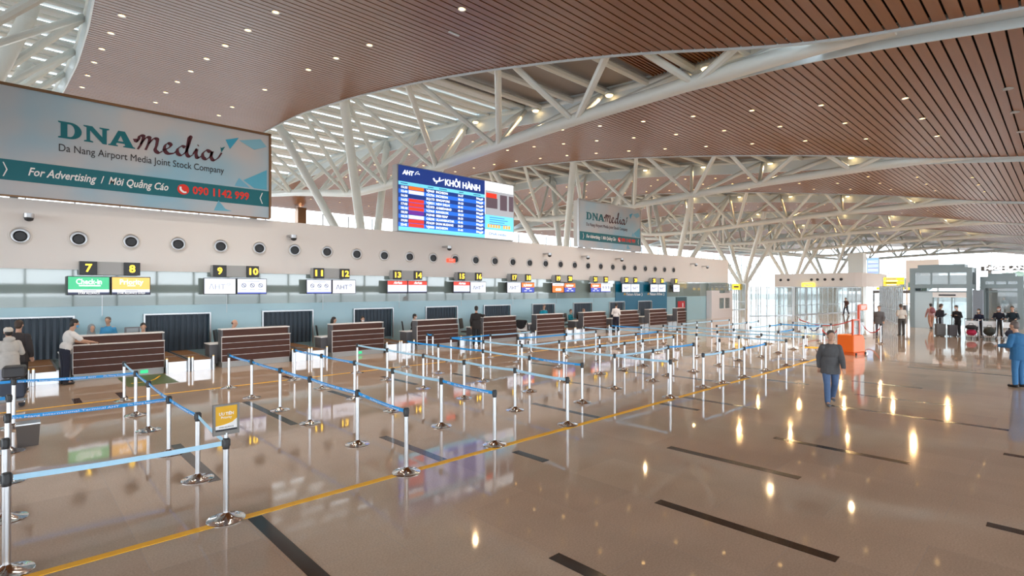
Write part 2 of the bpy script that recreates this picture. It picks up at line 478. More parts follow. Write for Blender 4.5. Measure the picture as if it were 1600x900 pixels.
# ------------------------------------------------------------------ slatted ceiling bands
for k in range(-2, 7):
    x0c = XK(k); x1c = XK(k + 1)
    if k == -2: x0c = -34
    if k == 6: x1c = XE
    sl = MB(); bk = MB()
    y = YS
    while y < YN - 0.3:
        a, b = y, y + 0.262
        za, zb = zc(a), zc(b)
        l0 = x0c + (wid(a) if k > -2 else 0); l1 = x0c + (wid(b) if k > -2 else 0)
        r0 = x1c - (wid(a) if k < 6 else 0); r1 = x1c - (wid(b) if k < 6 else 0)
        sl.hexa([(l0,a,za),(r0,a,za),(r1,b,zb),(l1,b,zb),(l0,a,za+.03),(r0,a,za+.03),(r1,b,zb+.03),(l1,b,zb+.03)])
        c = y + 0.3125; zd = zc(c)
        l2 = x0c + (wid(c) if k > -2 else 0); r2 = x1c - (wid(c) if k < 6 else 0)
        bk.add([(l0,a,za+.14),(r0,a,za+.14),(r2,c,zd+.14),(l2,c,zd+.14)], [(0,1,2,3)])
        y += 0.3125
    struct(sl.build('ceiling', M_slat), 'warm timber slat ceiling band')
    struct(bk.build('ceiling_backing', M_dark), 'dark void behind the timber slats')

# ------------------------------------------------------------------ skylight openings: white rims, roof panels, purlins
ysamp = [YS + 0.5 * i for i in range(int((YN - YS) / 0.5) + 1)]
n_trim = len(INLAY)
for k in range(-1, 7):
    xc = XK(k)
    for s in (-1, 1):
        mb = MB()
        for a, b in zip(ysamp, ysamp[1:]):
            xa, xb = xc + s*wid(a), xc + s*wid(b); za, zb = zc(a), zc(b)
            i_, o_ = (-0.06*s, 0.0)
            ha = 1.03 if a > 3.75 else 0.35; hb = 1.03 if b > 3.75 else 0.35
            mb.hexa([(xa+i_,a,za-.07),(xa,a,za-.07),(xb,b,zb-.07),(xb+i_,b,zb-.07),(xa+i_,a,za+ha),(xa,a,za+ha),(xb,b,zb+hb),(xb+i_,b,zb+hb)])
        n_trim += 1
        struct(mb.build('trim_%d' % n_trim, M_fascia), 'pale metal rim of the skylight opening')
    mb = MB()
    for a, b in zip(ysamp, ysamp[1:]):
        if b > 5.2: break
        za, zb = zc(a) + .16, zc(b) + .16
        mb.hexa([(xc-wid(a),a,za),(xc+wid(a),a,za),(xc+wid(b),b,zb),(xc-wid(b),b,zb),(xc-wid(a),a,za+.05),(xc+wid(a),a,za+.05),(xc+wid(b),b,zb+.05),(xc-wid(b),b,zb+.05)])
    n_trim += 1
    struct(mb.build('trim_%d' % n_trim, M_fascia), 'pale metal strip closing the seam between ceiling bands')
    # closed soffit near the front, then louvred skylight further in
    cl = MB(); gr = MB(); lv = MB(); pu = MB(); ft = MB()
    y = 5.0; y_glass = 21.0 if k < 1 else YN - .6
    while y < y_glass:
        b = y + 0.5; w0, w1 = wid(y) + .1, wid(b) + .1; z0, z1 = zc(y) + 1.0, zc(b) + 1.0
        cl.hexa([(xc-w0,y,z0),(xc+w0,y,z0),(xc+w1,b,z1),(xc-w1,b,z1),(xc-w0,y,z0+.05),(xc+w0,y,z0+.05),(xc+w1,b,z1+.05),(xc-w1,b,z1+.05)])
        y = b
    y = 5.6
    while y < 12.0:
        w0 = wid(y); z0 = zc(y) + .92
        gr.box(xc - w0, xc + w0, y, y + .07, z0, z0 + .05); y += 0.17
    y = y_glass; pitch = 2.15
    while y < YN - 0.6:
        b = y + 1.8; w0, w1 = wid(y) + .1, wid(b) + .1; z0, z1 = zc(y) + 1.0, zc(b) + 1.04
        lv.hexa([(xc-w0,y,z0),(xc+w0,y,z0),(xc+w1,b,z1),(xc-w1,b,z1),(xc-w0,y,z0+.03),(xc+w0,y,z0+.03),(xc+w1,b,z1+.03),(xc-w1,b,z1+.03)])
        g0 = y + pitch; ft.hexa([(xc-w1,b-.02,z1+.04),(xc+w1,b-.02,z1+.04),(xc+w1,g0+.05,z1+.06),(xc-w1,g0+.05,z1+.06),(xc-w1,b-.02,z1+.05),(xc+w1,b-.02,z1+.05),(xc+w1,g0+.05,z1+.07),(xc-w1,g0+.05,z1+.07)])
        w = wid(y - .1); pu.tube([(xc - w, y - .17, zc(y) + .87), (xc + w, y - .17, zc(y) + .87)], 0.095, 8, False); pu.tube([(xc - w, y + .82, zc(y) + .97), (xc + w, y + .82, zc(y) + .97)], 0.06, 8, False)
        y += pitch
    for yy in [7.5 + 2.4*q for q in range(6 if k < 1 else 20)]:
        w = wid(yy); pu.tube([(xc - w, yy, zc(yy) + .75), (xc + w, yy, zc(yy) + .75)], 0.16, 8, False)
    struct(cl.build('ceiling_soffit', mat('taupe_soffit', (0.27, 0.23, 0.20), 0.6)), 'taupe soffit panel above the skylight opening')
    struct(gr.build('ceiling_grille', M_slat), 'fine timber grille above the skylight opening')
    if lv.v: struct(lv.build('window_%d' % (k + 2), M_opal, None), 'louvred skylight with daylight between white blades')
    if ft.v: struct(ft.build('window_%d' % (k + 4), M_frit, None), 'narrow fritted glass strips between the white blades')
    struct(pu.build('skylight_purlin', M_white, None, True), 'white purlins across the skylight opening')
# ------------------------------------------------------------------ roof trusses, one per skylight
_C = [(2, 8.12), (4, 8.22), (6.9, 8.24), (11.1, 8.2), (14.9, 8.1), (18.9, 7.92), (23.0, 7.72), (26.5, 7.78), (30.5, 8.35), (35, 8.95), (39.5, 9.45), (44, 9.75), (46.5, 9.6)]
def zch(y):
    y /= RS
    return 2.6 + RS * ((interp(_C, y - .5) + interp(_C, y) + interp(_C, y + .5)) / 3 - 2.6)
NODES = [RS * q for q in (6.9, 11.1, 14.9, 18.9, 23.0, 27.0, 31.0, 35.0, 39.0)]
TOPS = [RS * q for q in (4.9, 8.25, 12.0, 16.6, 21.0, 25.4, 29.0, 33.0, 37.0, 41.0)]
TW = ['first', 'second', 'third', 'fourth', 'fifth', 'sixth', 'seventh', 'eighth']
for k in range(-1, 7):
    xc = XK(k)
    nm = 'skylight at the top left corner' if k == -1 else '%s skylight from the left' % TW[k + 1]
    t = thing('roof_truss', 'white tubular arched roof truss under the ' + nm, 'truss', (xc, 0, 0), 0, 'roof trusses under the skylights')
    mb = MB(); ys = [3.1 + 0.93 * i for i in range(59)]
    mb.tube([(0, y, zch(y)) for y in ys], 0.25, 12); mb.build('bottom_chord', M_white, t, True)
    for s in (-1, 1):
        mb = MB(); mb.tube([(s*(wid(y) + .02), y, zc(y) + .77) for y in [5.2 + .87*i for i in range(60)]], 0.155, 10); mb.build('top_chord', M_white, t, True)
        for i, yn in enumerate(NODES):
            for yt in (TOPS[i], TOPS[i + 1]):
                mb = MB(); mb.tube([(s*.1, yn + (.15 if yt > yn else -.15), zch(yn)), (s*(wid(yt) - .06), yt, zc(yt) + .69)], 0.143 if yt < yn else .125, 8)
                mb.build('brace', M_white, t, True)
# forked supports: four raking struts from a stub column up to the rims
for k in range(-1, 6):
    xc = XK(k) - (1.4 if k == -1 else 0)
    t = thing('forked_roof_support', 'white four-strut forked roof support rising ' + ('behind the far left billboard' if k == -1 else
        'behind the white wall between billboard and departures board' if k == 0 else 'behind the white wall beside the smaller billboard' if k == 1 else
        'behind the white wall past the smaller billboard' if k == 2 else 'on a round column past the white wall' if k == 3 else
        'over the far block, nearer of two' if k == 4 else 'over the far block, farther of two'), 'roof support', (xc, 30.9, 0), 0, 'forked roof supports')
    mb = MB(); mb.lathe([(0.62, 0), (0.62, 2.2), (0.77, 3.2), (0.77, 3.5), (0.0, 3.5)], seg=20); mb.build('column_stub', M_white, t, True)
    for sx in (-1, 1):
        for yt in (26.2, 35.9):
            xx = sx * (wid(yt) - .1)
            p0 = Vector((sx*.31, .25 if yt > 30.9 else -.25, 3.3)); p1 = Vector((xx, yt - 30.9, zc(yt) + .62)); d = (p1 - p0)
            mb = MB(); mb.tube([p0, p0 + d*.06, p0 + d*.94, p1], [0.21, 0.26, 0.26, 0.19], 12)
            st = mb.build('strut', M_white, t, True)
            mb = MB(); q = p0 + d*.95; mb.tube([q - d.normalized()*.09, q, q + d.normalized()*.09], [.29, .31, .29], 12); mb.build('joint_collar', M_white, st, True)

# ------------------------------------------------------------------ warm lamps on the far top chord of each truss
def spot(name, loc, power, col=(1.0, 0.68, 0.36), size=1.9, tgt=(0, 0, -1), r=.06):
    l = bpy.data.lights.new(name, 'SPOT'); l.energy = power; l.color = col; l.spot_size = size; l.spot_blend = 0.6; l.shadow_soft_size = r
    o = bpy.data.objects.new(name, l); COL.objects.link(o); o.location = loc
    o.rotation_euler = Vector(tgt).to_track_quat('-Z', 'Y').to_euler()
    return o
def truss_lamp(k, y, j):
    x = XK(k) + wid(y) - .33; z = zc(y) + .5
    t = thing('truss_floodlight', 'round warm floodlight %s from the front on the %s roof truss' % (ORD[j], TW[k + 1]), 'floodlight', (x, y, z), 0, 'warm floodlights on the roof trusses')
    mb = MB(); mb.lathe([(.2, .12), (.2, 0), (.165, -.012)], seg=16); mb.tube([(0, 0, .1), (.18, 0, .2)], .025, 6); mb.build('housing', M_white, t, True)
    mb = MB(); mb.lathe([(0.17, -.012), (.14, -.06), (0, -.07)], seg=16); mb.build('lens', M_flood, t, True)
    s = spot('floodlight_beam', (0, 0, -.12), 65 if k < 2 else 170, tgt=(-.72, 0, -.7), size=2.0, col=(1.0, .68, .36) if k < 2 else (1.0, .60, .24)); s.parent = t
for k in range(0, 5):
    for j, y in enumerate((7.3, 11.5, 15.7, 20.0) if k < 2 else (7.3, 11.5, 15.7, 20.0, 24.4)): truss_lamp(k, y * RS, j)

# ------------------------------------------------------------------ downlights in the slatted bands
DLL = bpy.data.lights.new('downlight_bulb', 'SPOT'); DLL.energy = 135; DLL.color = (1.0, .89, .76); DLL.spot_size = 2.0; DLL.spot_blend = .7; DLL.shadow_soft_size = .1
dl = thing('recessed_downlight', 'x', 'downlight', (0, 0, 0), 0, 'warm downlights in the timber ceiling')
mb = MB(); mb.lathe([(.13, .035), (.13, -.014), (.105, -.02), (.088, .012), (.088, .035)], seg=14); mb.build('trim_ring', M_alu, dl, True)
mb = MB(); mb.lathe([(.088, .0), (.05, -.006), (0, -.007)], seg=14); mb.build('lamp', M_lamp, dl, True)
bulb = bpy.data.objects.new('bulb', DLL); COL.objects.link(bulb); bulb.parent = dl; bulb.location = (0, 0, -.04)
remember(dl)
BANDW = ['second', 'third', 'fourth', 'fifth', 'sixth', 'seventh']
first = True
for b in range(-1, 5):
    mid = XK(b) / RS + 15.1 / 2
    rows = [(-3.65, 0), (-1.05, 1), (1.55, 2)] if b == -1 else [(-2.65, 0), (-.1, 1), (2.65, 2)]
    if b == -1: mid = 5.95
    elif b == 0: mid = 20.95
    if b == 4: rows = [(-2.65, 0), (2.65, 2)]
    for dx, ri in rows:
        n = 0
        for j in range(0, 22):
            y = RS * (1.03 + 2.12 * j)
            if b == -1 and ri == 2 and j in (0, 1, 2, 3, 5, 9, 11): continue
            if b == -1 and ri < 2 and j < 5: continue
            if b >= 3 and j > 16: continue
            if b == 0 and j == 0: continue
            if b == -1 and j > 15: continue
            lab = 'warm ceiling downlight %s from the front in the %s row of the %s timber band' % (ORD[j], ('left', 'middle', 'right')[ri], 'first' if b == -1 else BANDW[b])
            loc = (RS * (mid + dx), y, zc(y) - .005)
            if first: dl.location = loc; dl['label'] = lab; first = False
            else: copy_thing(dl, loc, lab)
# unlit fittings in the nearer band
for i, (x, y) in enumerate([(22.9, 1.29), (26.1, 1.29), (29.5, 1.29)]):
    mb = MB(); mb.lathe([(.14, .0), (.13, -.03), (0, -.035)], seg=16)
    o = mb.build('ceiling_speaker', M_lgrey, None, True, loc=(x, y, zc(y)))
    tag(o, 'unlit round ceiling speaker %s from the left, near the right edge' % ORD[i], 'ceiling speaker', 'round ceiling speakers')
o = MB(); o.box(-.2, .2, -.04, .04, -.03, 0); o = o.build('ceiling_vent', M_white, None, loc=(10.4, 13.6, zc(13.6))); tag(o, 'small white slot vent in the first timber ceiling band', 'vent')

# ------------------------------------------------------------------ check-in wall
YW = 22.6
HATCH = [(-0.25, 1.58), (3.56, 5.6), (7.56, 9.58), (11.55, 13.54), (15.5, 17.45), (19.4, 21.38), (23.3, 25.25), (27.2, 29.1), (31.2, 33.0), (34.85, 36.7)]
mb = MB(); mb.box(-14, 50.4, YW, YW + .45, 3.27, 5.455); struct(mb.build('wall_north', M_wall), 'warm white upper wall above the check-in counters')
mb = MB(); mb.box(-14, 50.4, YW + .02, YW + .45, 2.05, 3.27)
struct(mb.build('wall_north_glass', M_gB), 'glossy grey-green glass band of the check-in wall')
mb = MB(); e = -14
mb.box(-14, 50.4, YW + .025, YW + .45, 1.70, 2.05)
for a, b in HATCH + [(50.4, 51)]:
    mb.box(e, a, YW + .025, YW + .45, 0, 1.70); e = b
for a, b in HATCH: mb.box(a, b, YW + .2, YW + .45, 0, 1.70)
struct(mb.build('wall_north_lower', M_gA), 'pale blue frosted glass lower band of the check-in wall')
mb = MB()
for i in range(-3, 13):
    x = 2.35 + 3.86 * i
    if x < 50: mb.box(x - .006, x + .006, YW + .012, YW + .03, 1.72, 3.26)
n_trim += 1; struct(mb.build('trim_%d' % n_trim, M_alu), 'thin joints between the glass wall panels')
mb = MB(); mb.box(31.9, 39.0, YW - .04, YW + .015, 1.79, 3.2);
mb.box(33.09, 34.77, YW - .04, YW + .02, .35, 1.79); mb.box(36.79, 39.0, YW - .04, YW + .02, .35, 1.79)
tp = tag(mb.build('airline_panel', mat('teal_blue_board', (0.0, 0.15, 0.27), 0.3)), 'large teal blue airline board on the wall behind the last counters', 'wall panel')
for i, x in enumerate((32.9, 36.1)):
    text('Vietnam Airlines', .30, M_txt, 'lettering', tp, (x + .3, YW - .045, 2.27), width=1.9, bold=.008)
    mb = MB()
    for q in range(5):
        a = math.radians(30 + 30*q); mb.ell((x + .12 + .1*math.cos(a), YW - .045, 2.22 + .1*math.sin(a)), (.045, .008, .075), 8, 6)
    mb.build('flower_emblem', mat('gold_print', (0.75, 0.45, 0.12), 0.4), tp)
    lines = shape2d([[(x2, z2) for x2, z2 in arc(0, 0, .16, .16, -60, 60) + arc(0, 0, .10, .13, 50, -50)]])
    obj('swoosh', lines, M_txt, tp, False, (x + 2.3, YW - .045, 2.25), FACE_S)

# air nozzles
nz0 = thing('air_nozzle', 'x', 'air vent', (0, 0, 0), 0, 'round air nozzles in the white wall')
mb = MB(); mb.lathe([(.285, 0), (.285, .03), (.25, .045), (.235, .03), (.2, -.0)], seg=24, axis='y'); mb.build('ring', mat('nozzle_white', (.72, .68, .64), .4), nz0, True)
mb = MB(); mb.lathe([(.235, .012), (.21, .02), (.17, .018)], seg=24, axis='y'); mb.build('bowl', M_alu, nz0, True)
mb = MB(); mb.lathe([(.175, .0), (.172, .06), (.155, .07), (.135, .03), (0, .03)], (.0, 0, -.02), seg=20, axis='y'); mb.build('nozzle', M_black, nz0, True)
remember(nz0)
for i in range(-1, 29):
    x = .31 + 1.42 * i; loc = (x, YW, 4.3 if i < 8 else 4.26)
    lab = 'round air nozzle %s from the left in the white wall' % ORD[i + 1]
    if i == -1: nz0.location = loc; nz0['label'] = lab
    else: copy_thing(nz0, loc, lab)
# security cameras
cm = thing('security_camera', 'x', 'camera', (0, 0, 0), 0, 'dome cameras on the white wall')
mb = MB(); mb.box(-.1, .1, -.5, 0, -.03, .05); mb.lathe([(.13, .03), (.13, -.09), (.12, -.1)], (0, -.5, 0), 16); mb.build('bracket', M_alu, cm, True)
mb = MB(); mb.lathe([(.12, -.095), (.1, -.17), (.05, -.2), (0, -.21)], (0, -.5, 0), 16); mb.build('dome', M_black, cm, True)
remember(cm)
for i, x in enumerate((.5, 8.6, 16.6, 24.3, 28.1, 32.0, 43.0, 45.1)):
    lab = 'grey bracketed dome camera %s from the left, above the air nozzles' % ORD[i]
    if i == 0: cm.location = (x, YW, 4.92); cm['label'] = lab
    else: copy_thing(cm, (x, YW, 4.84 if i < 7 else 4.7), lab)
es = thing('exit_sign', 'small red lit exit sign among the air nozzles on the white wall', 'sign', (17.05, YW, 4.16))
mb = MB(); mb.box(-.26, .26, -.07, 0, -.1, .1); mb.build('housing', mat('red_sign_lit', (.8, .07, .03), .4, emit=.6), es)
text('EXIT', .15, M_txt, 'lettering', es, (0, -.075, 0), align='CENTER')

# ------------------------------------------------------------------ billboards on top of the wall
def letter_D():
    out = [(0,0),(0,.07),(.09,.11),(.09,.89),(0,.93),(0,1),(.40,1)] + arc(.40,.5,.42,.5,90,-90)[1:]
    inn = [(.32,.12),(.32,.88),(.40,.88)] + arc(.40,.5,.17,.38,90,-90)[1:]
    return shape2d([out, inn])
def letter_N():
    return shape2d([[(0,0),(0,.07),(.09,.11),(.09,.88),(-.02,.94),(-.02,1),(.30,1),(.66,.42),(.66,.89),(.56,.93),(.56,1),(.92,1),(.92,.93),(.83,.89),(.83,0),(.68,0),(.22,.72),(.22,.11),(.33,.07),(.33,0)]])
def letter_A():
    return shape2d([[(-.02,0),(-.02,.06),(.06,.1),(.36,1),(.62,1),(.94,.1),(1.02,.06),(1.02,0),(.55,0),(.55,.06),(.63,.1),(.60,.22),(.31,.22),(.27,.1),(.35,.06),(.35,0)], [(.35,.34),(.56,.34),(.455,.70)]])
def dna(name, h):
    return join_meshes(name, [(letter_D(), 0, 0, h), (letter_N(), .90*h, 0, h), (letter_A(), 1.80*h, 0, h)])
MEDIA = [  # pen strokes of the script word
    [(.02,.62),(.06,.52),(.10,.62),(.13,.78),(.21,.78),(.16,.45),(.08,.18)], [(.14,.42),(.27,.74),(.35,.76),(.33,.52),(.26,.2)], [(.32,.46),(.44,.74),(.53,.75),(.52,.5),(.49,.28),(.56,.16),(.66,.26)],
    [(.66,.30),(.80,.44),(.86,.58),(.81,.66),(.73,.56),(.71,.36),(.78,.2),(.92,.24),(1.0,.36)],
    [(1.22,.60),(1.13,.62),(1.03,.46),(1.04,.26),(1.13,.22),(1.25,.44),(1.33,.86),(1.36,1.08),(1.32,1.1),(1.28,.7),(1.26,.34),(1.32,.2),(1.42,.32)],
    [(1.42,.34),(1.51,.58),(1.50,.34),(1.54,.2),(1.63,.3)], [(1.54,.78),(1.565,.79)],
    [(1.88,.56),(1.78,.62),(1.68,.46),(1.68,.28),(1.76,.2),(1.87,.36),(1.92,.58),(1.90,.34),(1.96,.2),(2.08,.34),(2.18,.62)]]
def phone_icon(name, r):
    return shape2d([arc(0, 0, r, r, 0, 360, 24)[:-1]], .004, name)
def billboard(X0, X1, Z0, Z1, label, small):
    w, h = X1 - X0, Z1 - Z0; yf = YW - .12
    t = thing('billboard', label, 'billboard', (X0, yf, Z0))
    mb = MB(); mb.box(0, w, .04, .50, 0, h); mb.box(.4, .6, .16, .46, -.07, 0); mb.box(w - .6, w - .4, .16, .46, -.07, 0); mb.build('cabinet', M_lgrey, t)
    mb = MB(); mb.box(-.04, w + .04, -.03, .1, h, h + .09); mb.box(w, w + .09, -.03, .1, 0, h + .09); mb.box(-.09, 0, -.03, .1, 0, h + .09); mb.box(-.04, w + .04, -.03, .1, -.05, 0)
    mb.build('frame', M_bronze if not small else M_alu, t)
    mb = MB(); mb.box(0, w, 0, .04, 0, h)
    fc = mb.build('poster', MATS['poster_print'], t)
    k = h / 3.36; Y = -.006
    zb = h * .135; zt = h * .325
    mb = MB(); mb.box(0, w, Y, 0, zb, zt); mb.build('teal_band', M_teal, fc)
    # pale blue facets of the design
    for q, (pts, c) in enumerate([([(.80,.86),(.86,.91),(.82,.76)], (.05,.36,.56)), ([(.88,.42),(.99,.58),(.99,.34),(.93,.34)], (.10,.42,.60)), ([(.77,.15),(.80,.06),(.83,.04),(.75,.03)], (.14,.42,.58)),
                                  ([(.86,.88),(.96,.94),(.99,.86),(.93,.8)], (.22,.48,.62)), ([(.91,.34),(.86,.44),(.84,.34)], (.16,.44,.62))]):
        obj('facet', shape2d([[(x*w, z*h) for x, z in pts]], .002, 'facet'), mat('facet_blue_%d' % q, c, .35), fc, False, (0, Y, 0), FACE_S)
    x0, zz = (w * .19, h * .595) if not small else (w * .10, h * .60)
    s = .54 if not small else .50
    obj('letters', dna('letters', s), M_teal, fc, False, (x0, Y, zz), FACE_S).scale = (2.05 / (2.82*s), 1, 1)
    md = pen(MEDIA, .145, .03, 55, name='script_letters')
    o = obj('script_letters', md, M_maroon, fc, False, (x0 + 2.02, Y, zz - .14), FACE_S); o.scale = (1.27, .80, 1)
    obj('arrow_emblem', shape2d([[(.0,.0),(.22,.42),(.0,.3),(-.06,.36)]], .004, 'arrow'), M_teal, fc, False, (x0 + 4.78, Y, zz + .36), FACE_S).scale = (.6, .6, 1)
    text('Da Nang Airport Media Joint Stock Company', .34*k, M_maroon if small else M_ink, 'tagline', fc, (x0, Y, zz - .33), width=4.85)
    zm = (zb + zt) / 2; hh = (zt - zb)
    for xa, d in ((.03*w if not small else .05*w, 1), (.97*w, -1)):
        obj('chevron', shape2d([[(0,.38),(.05,.38),(.2,0),(.05,-.38),(0,-.38),(.14,0)]], .004, 'chevron'), M_txt, fc, False, (xa, Y - .004, zm), FACE_S).scale = (d*hh*.9, hh*.9, 1)
    xs = w * .10
    text('For Advertising', .36*k, M_txt, 'lettering', fc, (xs, Y - .004, zm), width=w*.21, shear=.3, bold=.006)
    text('/', .36*k, M_txt, 'lettering', fc, (xs + w*.225, Y - .004, zm))
    text('M\u1eddi Qu\u1ea3ng C\u00e1o', .36*k, M_txt, 'lettering', fc, (xs + w*.25, Y - .004, zm), width=w*.215, shear=.3, bold=.006)
    xp = w * .6245
    ic = obj('phone_icon', phone_icon('phone_icon', .19*k), M_red, fc, False, (xp, Y - .004, zm), FACE_S)
    obj('handset', pen([[(-.09,.09),(-.08,-.02),(.02,-.10),(.10,-.09)]], .07, .05, name='handset'), M_txt, ic, False, (0, 0, .006)).scale = (k, k, 1)
    text('090 1142 999', .40*k, M_red, 'lettering', fc, (xp + .3*k, Y - .004, zm), width=w*.245, bold=.012)
    return t
print_mat('poster_print', (0.52, 0.52, 0.54), (0.28, 0.50, 0.64), 0.36)
billboard(-.33, 7.74, 5.53, 8.88, 'large grey-blue advertising billboard with teal band, at the left over counters 7 to 10', False)
billboard(27.65, 34.95, 5.53, 8.62, 'smaller-looking advertising billboard with teal band, standing beyond the departures board', True)

# departures board
led = thing('departures_board', 'bright blue departures board with rows of flights above counters 13 to 16', 'screen', (13.82, YW - .12, 5.515))
w, h = 7.74, 3.28
led.scale = (1, 1, .972)
mb = MB(); mb.box(-.07, w + .07, .03, .45, -.05, h + .05); mb.box(.3, .5, .2, .42, -.045, 0); mb.build('cabinet', M_lgrey, led)
def em(name, c, s=1.0): return mat(name, c, .4, emit=s * .38)
E_navy = em('screen_navy', (.008, .03, .17), 1.2); E_blue = em('screen_blue', (.015, .13, .62), 1.3); E_dk = em('screen_dark_row', (.006, .035, .20), 1.2)
E_cy = em('screen_cyan', (.16, .62, .82), 1.1); E_w = em('screen_white', (.82, .86, .9), 1.1); E_or = em('screen_orange', (.85, .16, .02), 1.1)
E_red = em('screen_red', (.75, .04, .02), 1.1); E_pu = em('screen_purple', (.13, .02, .28), 1.1); E_tx = em('screen_text', (.9, .95, 1), 1.4)
E_gr = em('screen_grey_photo', (.36, .38, .42), 1.0); E_ph = em('screen_dark_photo', (.10, .07, .09), 1.0)
wl = 5.52
def pane(name, x0, x1, z0, z1, m, par, y=-.004): 
    q = MB(); q.box(x0, x1, y, .03, z0, z1); return q.build(name, m, par)
scr = pane('flight_panel', 0, wl, 0, h, E_navy, led, 0)
pane('cyan_strip', 0, wl, 2.30, 2.48, E_cy, scr); pane('cyan_strip', 0, wl, 0, .20, E_cy, scr)
for xx, ww in ((.1, .4), (1.7, .35), (2.4, .5), (3.7, .3), (4.7, .5)): pane('column_heading', xx, xx + ww, 2.37, 2.41, E_navy, scr, -.008)
text('AHT', .30, E_tx, 'logo_letters', scr, (.22, -.012, 2.94), bold=.014, shear=.15); 
obj('logo_swoosh', pen([[(0,.0),(.1,.16),(.22,.2)], [(.1,.05),(.2,.1),(.28,.06)]], .05, .02, name='swoosh'), E_tx, scr, False, (.92, -.012, 2.9), FACE_S)
text('KH\u1edeI H\u00c0NH', .46, E_tx, 'heading', scr, (2.75, -.012, 2.78), bold=.014, width=2.4)
obj('plane_icon', pen([[(0,.06),(.3,.1),(.6,.22)], [(.2,.1),(.1,-.06)], [(.3,.12),(.34,.3)], [(.02,.08),(-.06,.2)]], .09, .05, name='plane'), E_tx, scr, False, (2.1, -.012, 2.7), FACE_S)
ROWS = [('15:35', 0, 'VJ960', 'INCHEON', '14-17'), ('15:40', 1, 'OZ756', 'INCHEON', '18-21'), ('16:30', 2, 'SQ173', 'SINGAPORE', '19-23'), ('16:55', 3, 'VJ831', 'NEW DELHI', '40-44'), ('17:05', 3, 'VZ1973', 'AHMEDABAD', '40-44'),
        ('18:10', 3, 'VZ963', 'BANGKOK', '18-21'), ('18:30', 4, 'PG948', 'SIEM REAP', '30-33'), ('18:35', 1, 'OB298', 'ULAANBAATAR', '43-46'), ('19:50', 5, 'FD639', 'DON MUEANG', '24-29'), ('23:45', 3, 'VJ880', 'INCHEON', '41-44')]
LG = [E_or, E_w, E_navy, E_red, E_pu, E_red]
for i, (a, l, f, c, g) in enumerate(ROWS):
    z1 = 2.30 - .21*i; z0 = z1 - .205
    r = pane('flight_row', 0, wl, z0, z1, E_dk if i % 2 == 0 else E_blue, scr, -.006)
    zm = (z0 + z1)/2 - .01
    pane('airline_tag', .56, 1.46, z0 + .015, z1 - .015, LG[l], r, -.012)
    for tx, xx, ww in ((a, .1, .36), (f, 1.6, .5), (c, 2.2, None), (g, 3.62, .34), ('\u0110\u00fang gi\u1edd', 4.9, .5)):
        text(tx, .165, E_tx, 'flight_text', r, (xx, -.012, zm), width=ww, bold=.004)
ad = pane('advert_panel', wl, w, 0, h, E_w, led, 0)
pane('advert_photo', wl + .05, w, 1.35, 3.2, E_gr, ad)
for x0, x1, z0, z1, m in ((.1, .95, 1.75, 2.35, E_ph), (1.15, 1.7, 1.7, 2.6, E_ph), (1.85, 2.2, 1.7, 2.6, E_ph), (.1, .9, 2.35, 2.62, E_red), (.0, 2.2, 2.75, 3.2, E_w)): pane('advert_photo_detail', wl + x0, wl + x1, z0, z1, m, ad, -.006)
pane('advert_cyan', wl, w, .5, 1.35, E_cy, ad)
E_am = em('screen_amber', (.85, .42, .08), 1.1)
for q in range(9):
    if q != 5: pane('advert_lettering', wl + .2 + .2*q, wl + .35 + .2*q, .62, .82, E_am, ad, -.008)
text('DNA media', .22, E_blue, 'advert_lettering', ad, (wl + .3, -.012, .26), width=1.3)
for q in range(4): pane('advert_small_print', wl + .35, wl + 1.5 + .25*(q % 2), 1.2 - .13*q, 1.235 - .13*q, E_blue, ad, -.008)
# ------------------------------------------------------------------ counters, hatches, conveyors
CNT = [(1.36, 3.58), (5.2, 7.46), (9.06, 11.3), (12.92, 15.16), (16.7, 18.95), (20.45, 22.68), (24.4, 26.6), (28.0, 30.15), (31.5, 33.72), (35.2, 36.4)]
NUMS = [(7, 8), (9, 10), (11, 12), (13, 14), (15, 16), (17, 18), (19, 20), (21, 22), (23, 24), (25, 26)]
YF = 19.5
def counter(i, x0, x1):
    n = NUMS[i]
    who = 'check-in counter of walnut planks under the lit numbers %d and %d' % n if i < 9 else 'short walnut plank check-in counter, last of the row, under the lit numbers 25 and 26'
    w = x1 - x0
    t = thing('checkin_counter', who, 'counter', (x0, YF, 0), 0, 'check-in counters')
    mb = MB()
    for a, b in ((.19, .39), (.406, .602), (.618, .802), (.818, 1.0)): mb.box(.015, w - .015, .0, .04, a, b)
    mb.build('front_panel', M_wood, t)
    mb = MB(); mb.box(.05, w - .05, .10, .14, 1.035, 1.25); mb.build('upper_panel', M_wood, t)
    mb = MB(); mb.box(0, w, .012, .05, .18, 1.02); mb.build('reveal', M_top, t)
    mb = MB(); mb.box(0, w, -.06, .16, 1.012, 1.035); mb.build('bag_ledge', M_top, t, bevel=.005)
    mb = MB(); mb.box(-.01, w + .01, .06, .42, 1.25, 1.285); mb.build('counter_top', M_top, t, bevel=.006)
    mb = MB(); mb.box(.02, w - .02, .02, .8, 0, .18); mb.build('plinth', M_lgrey, t)
    for sx in (0, w - .05):
        mb = MB(); mb.box(sx, sx + .05, .05, .42, .18, 1.25); mb.box(sx, sx + .05, .42, .95, .18, .74); mb.build('side_panel', M_grey, t)
    mb = MB(); mb.box(-.27, w, .42, 1.05, .745, .78); mb.build('desk_top', M_top, t, bevel=.005)
    mb = MB(); mb.box(-.25, -.2, .46, 1.0, 0, .745); mb.box(-.2, 0, .46, .5, .1, .745); mb.build('desk_pedestal', M_grey, t)
    return t
for i, (a, b) in enumerate(CNT): counter(i, a, b)
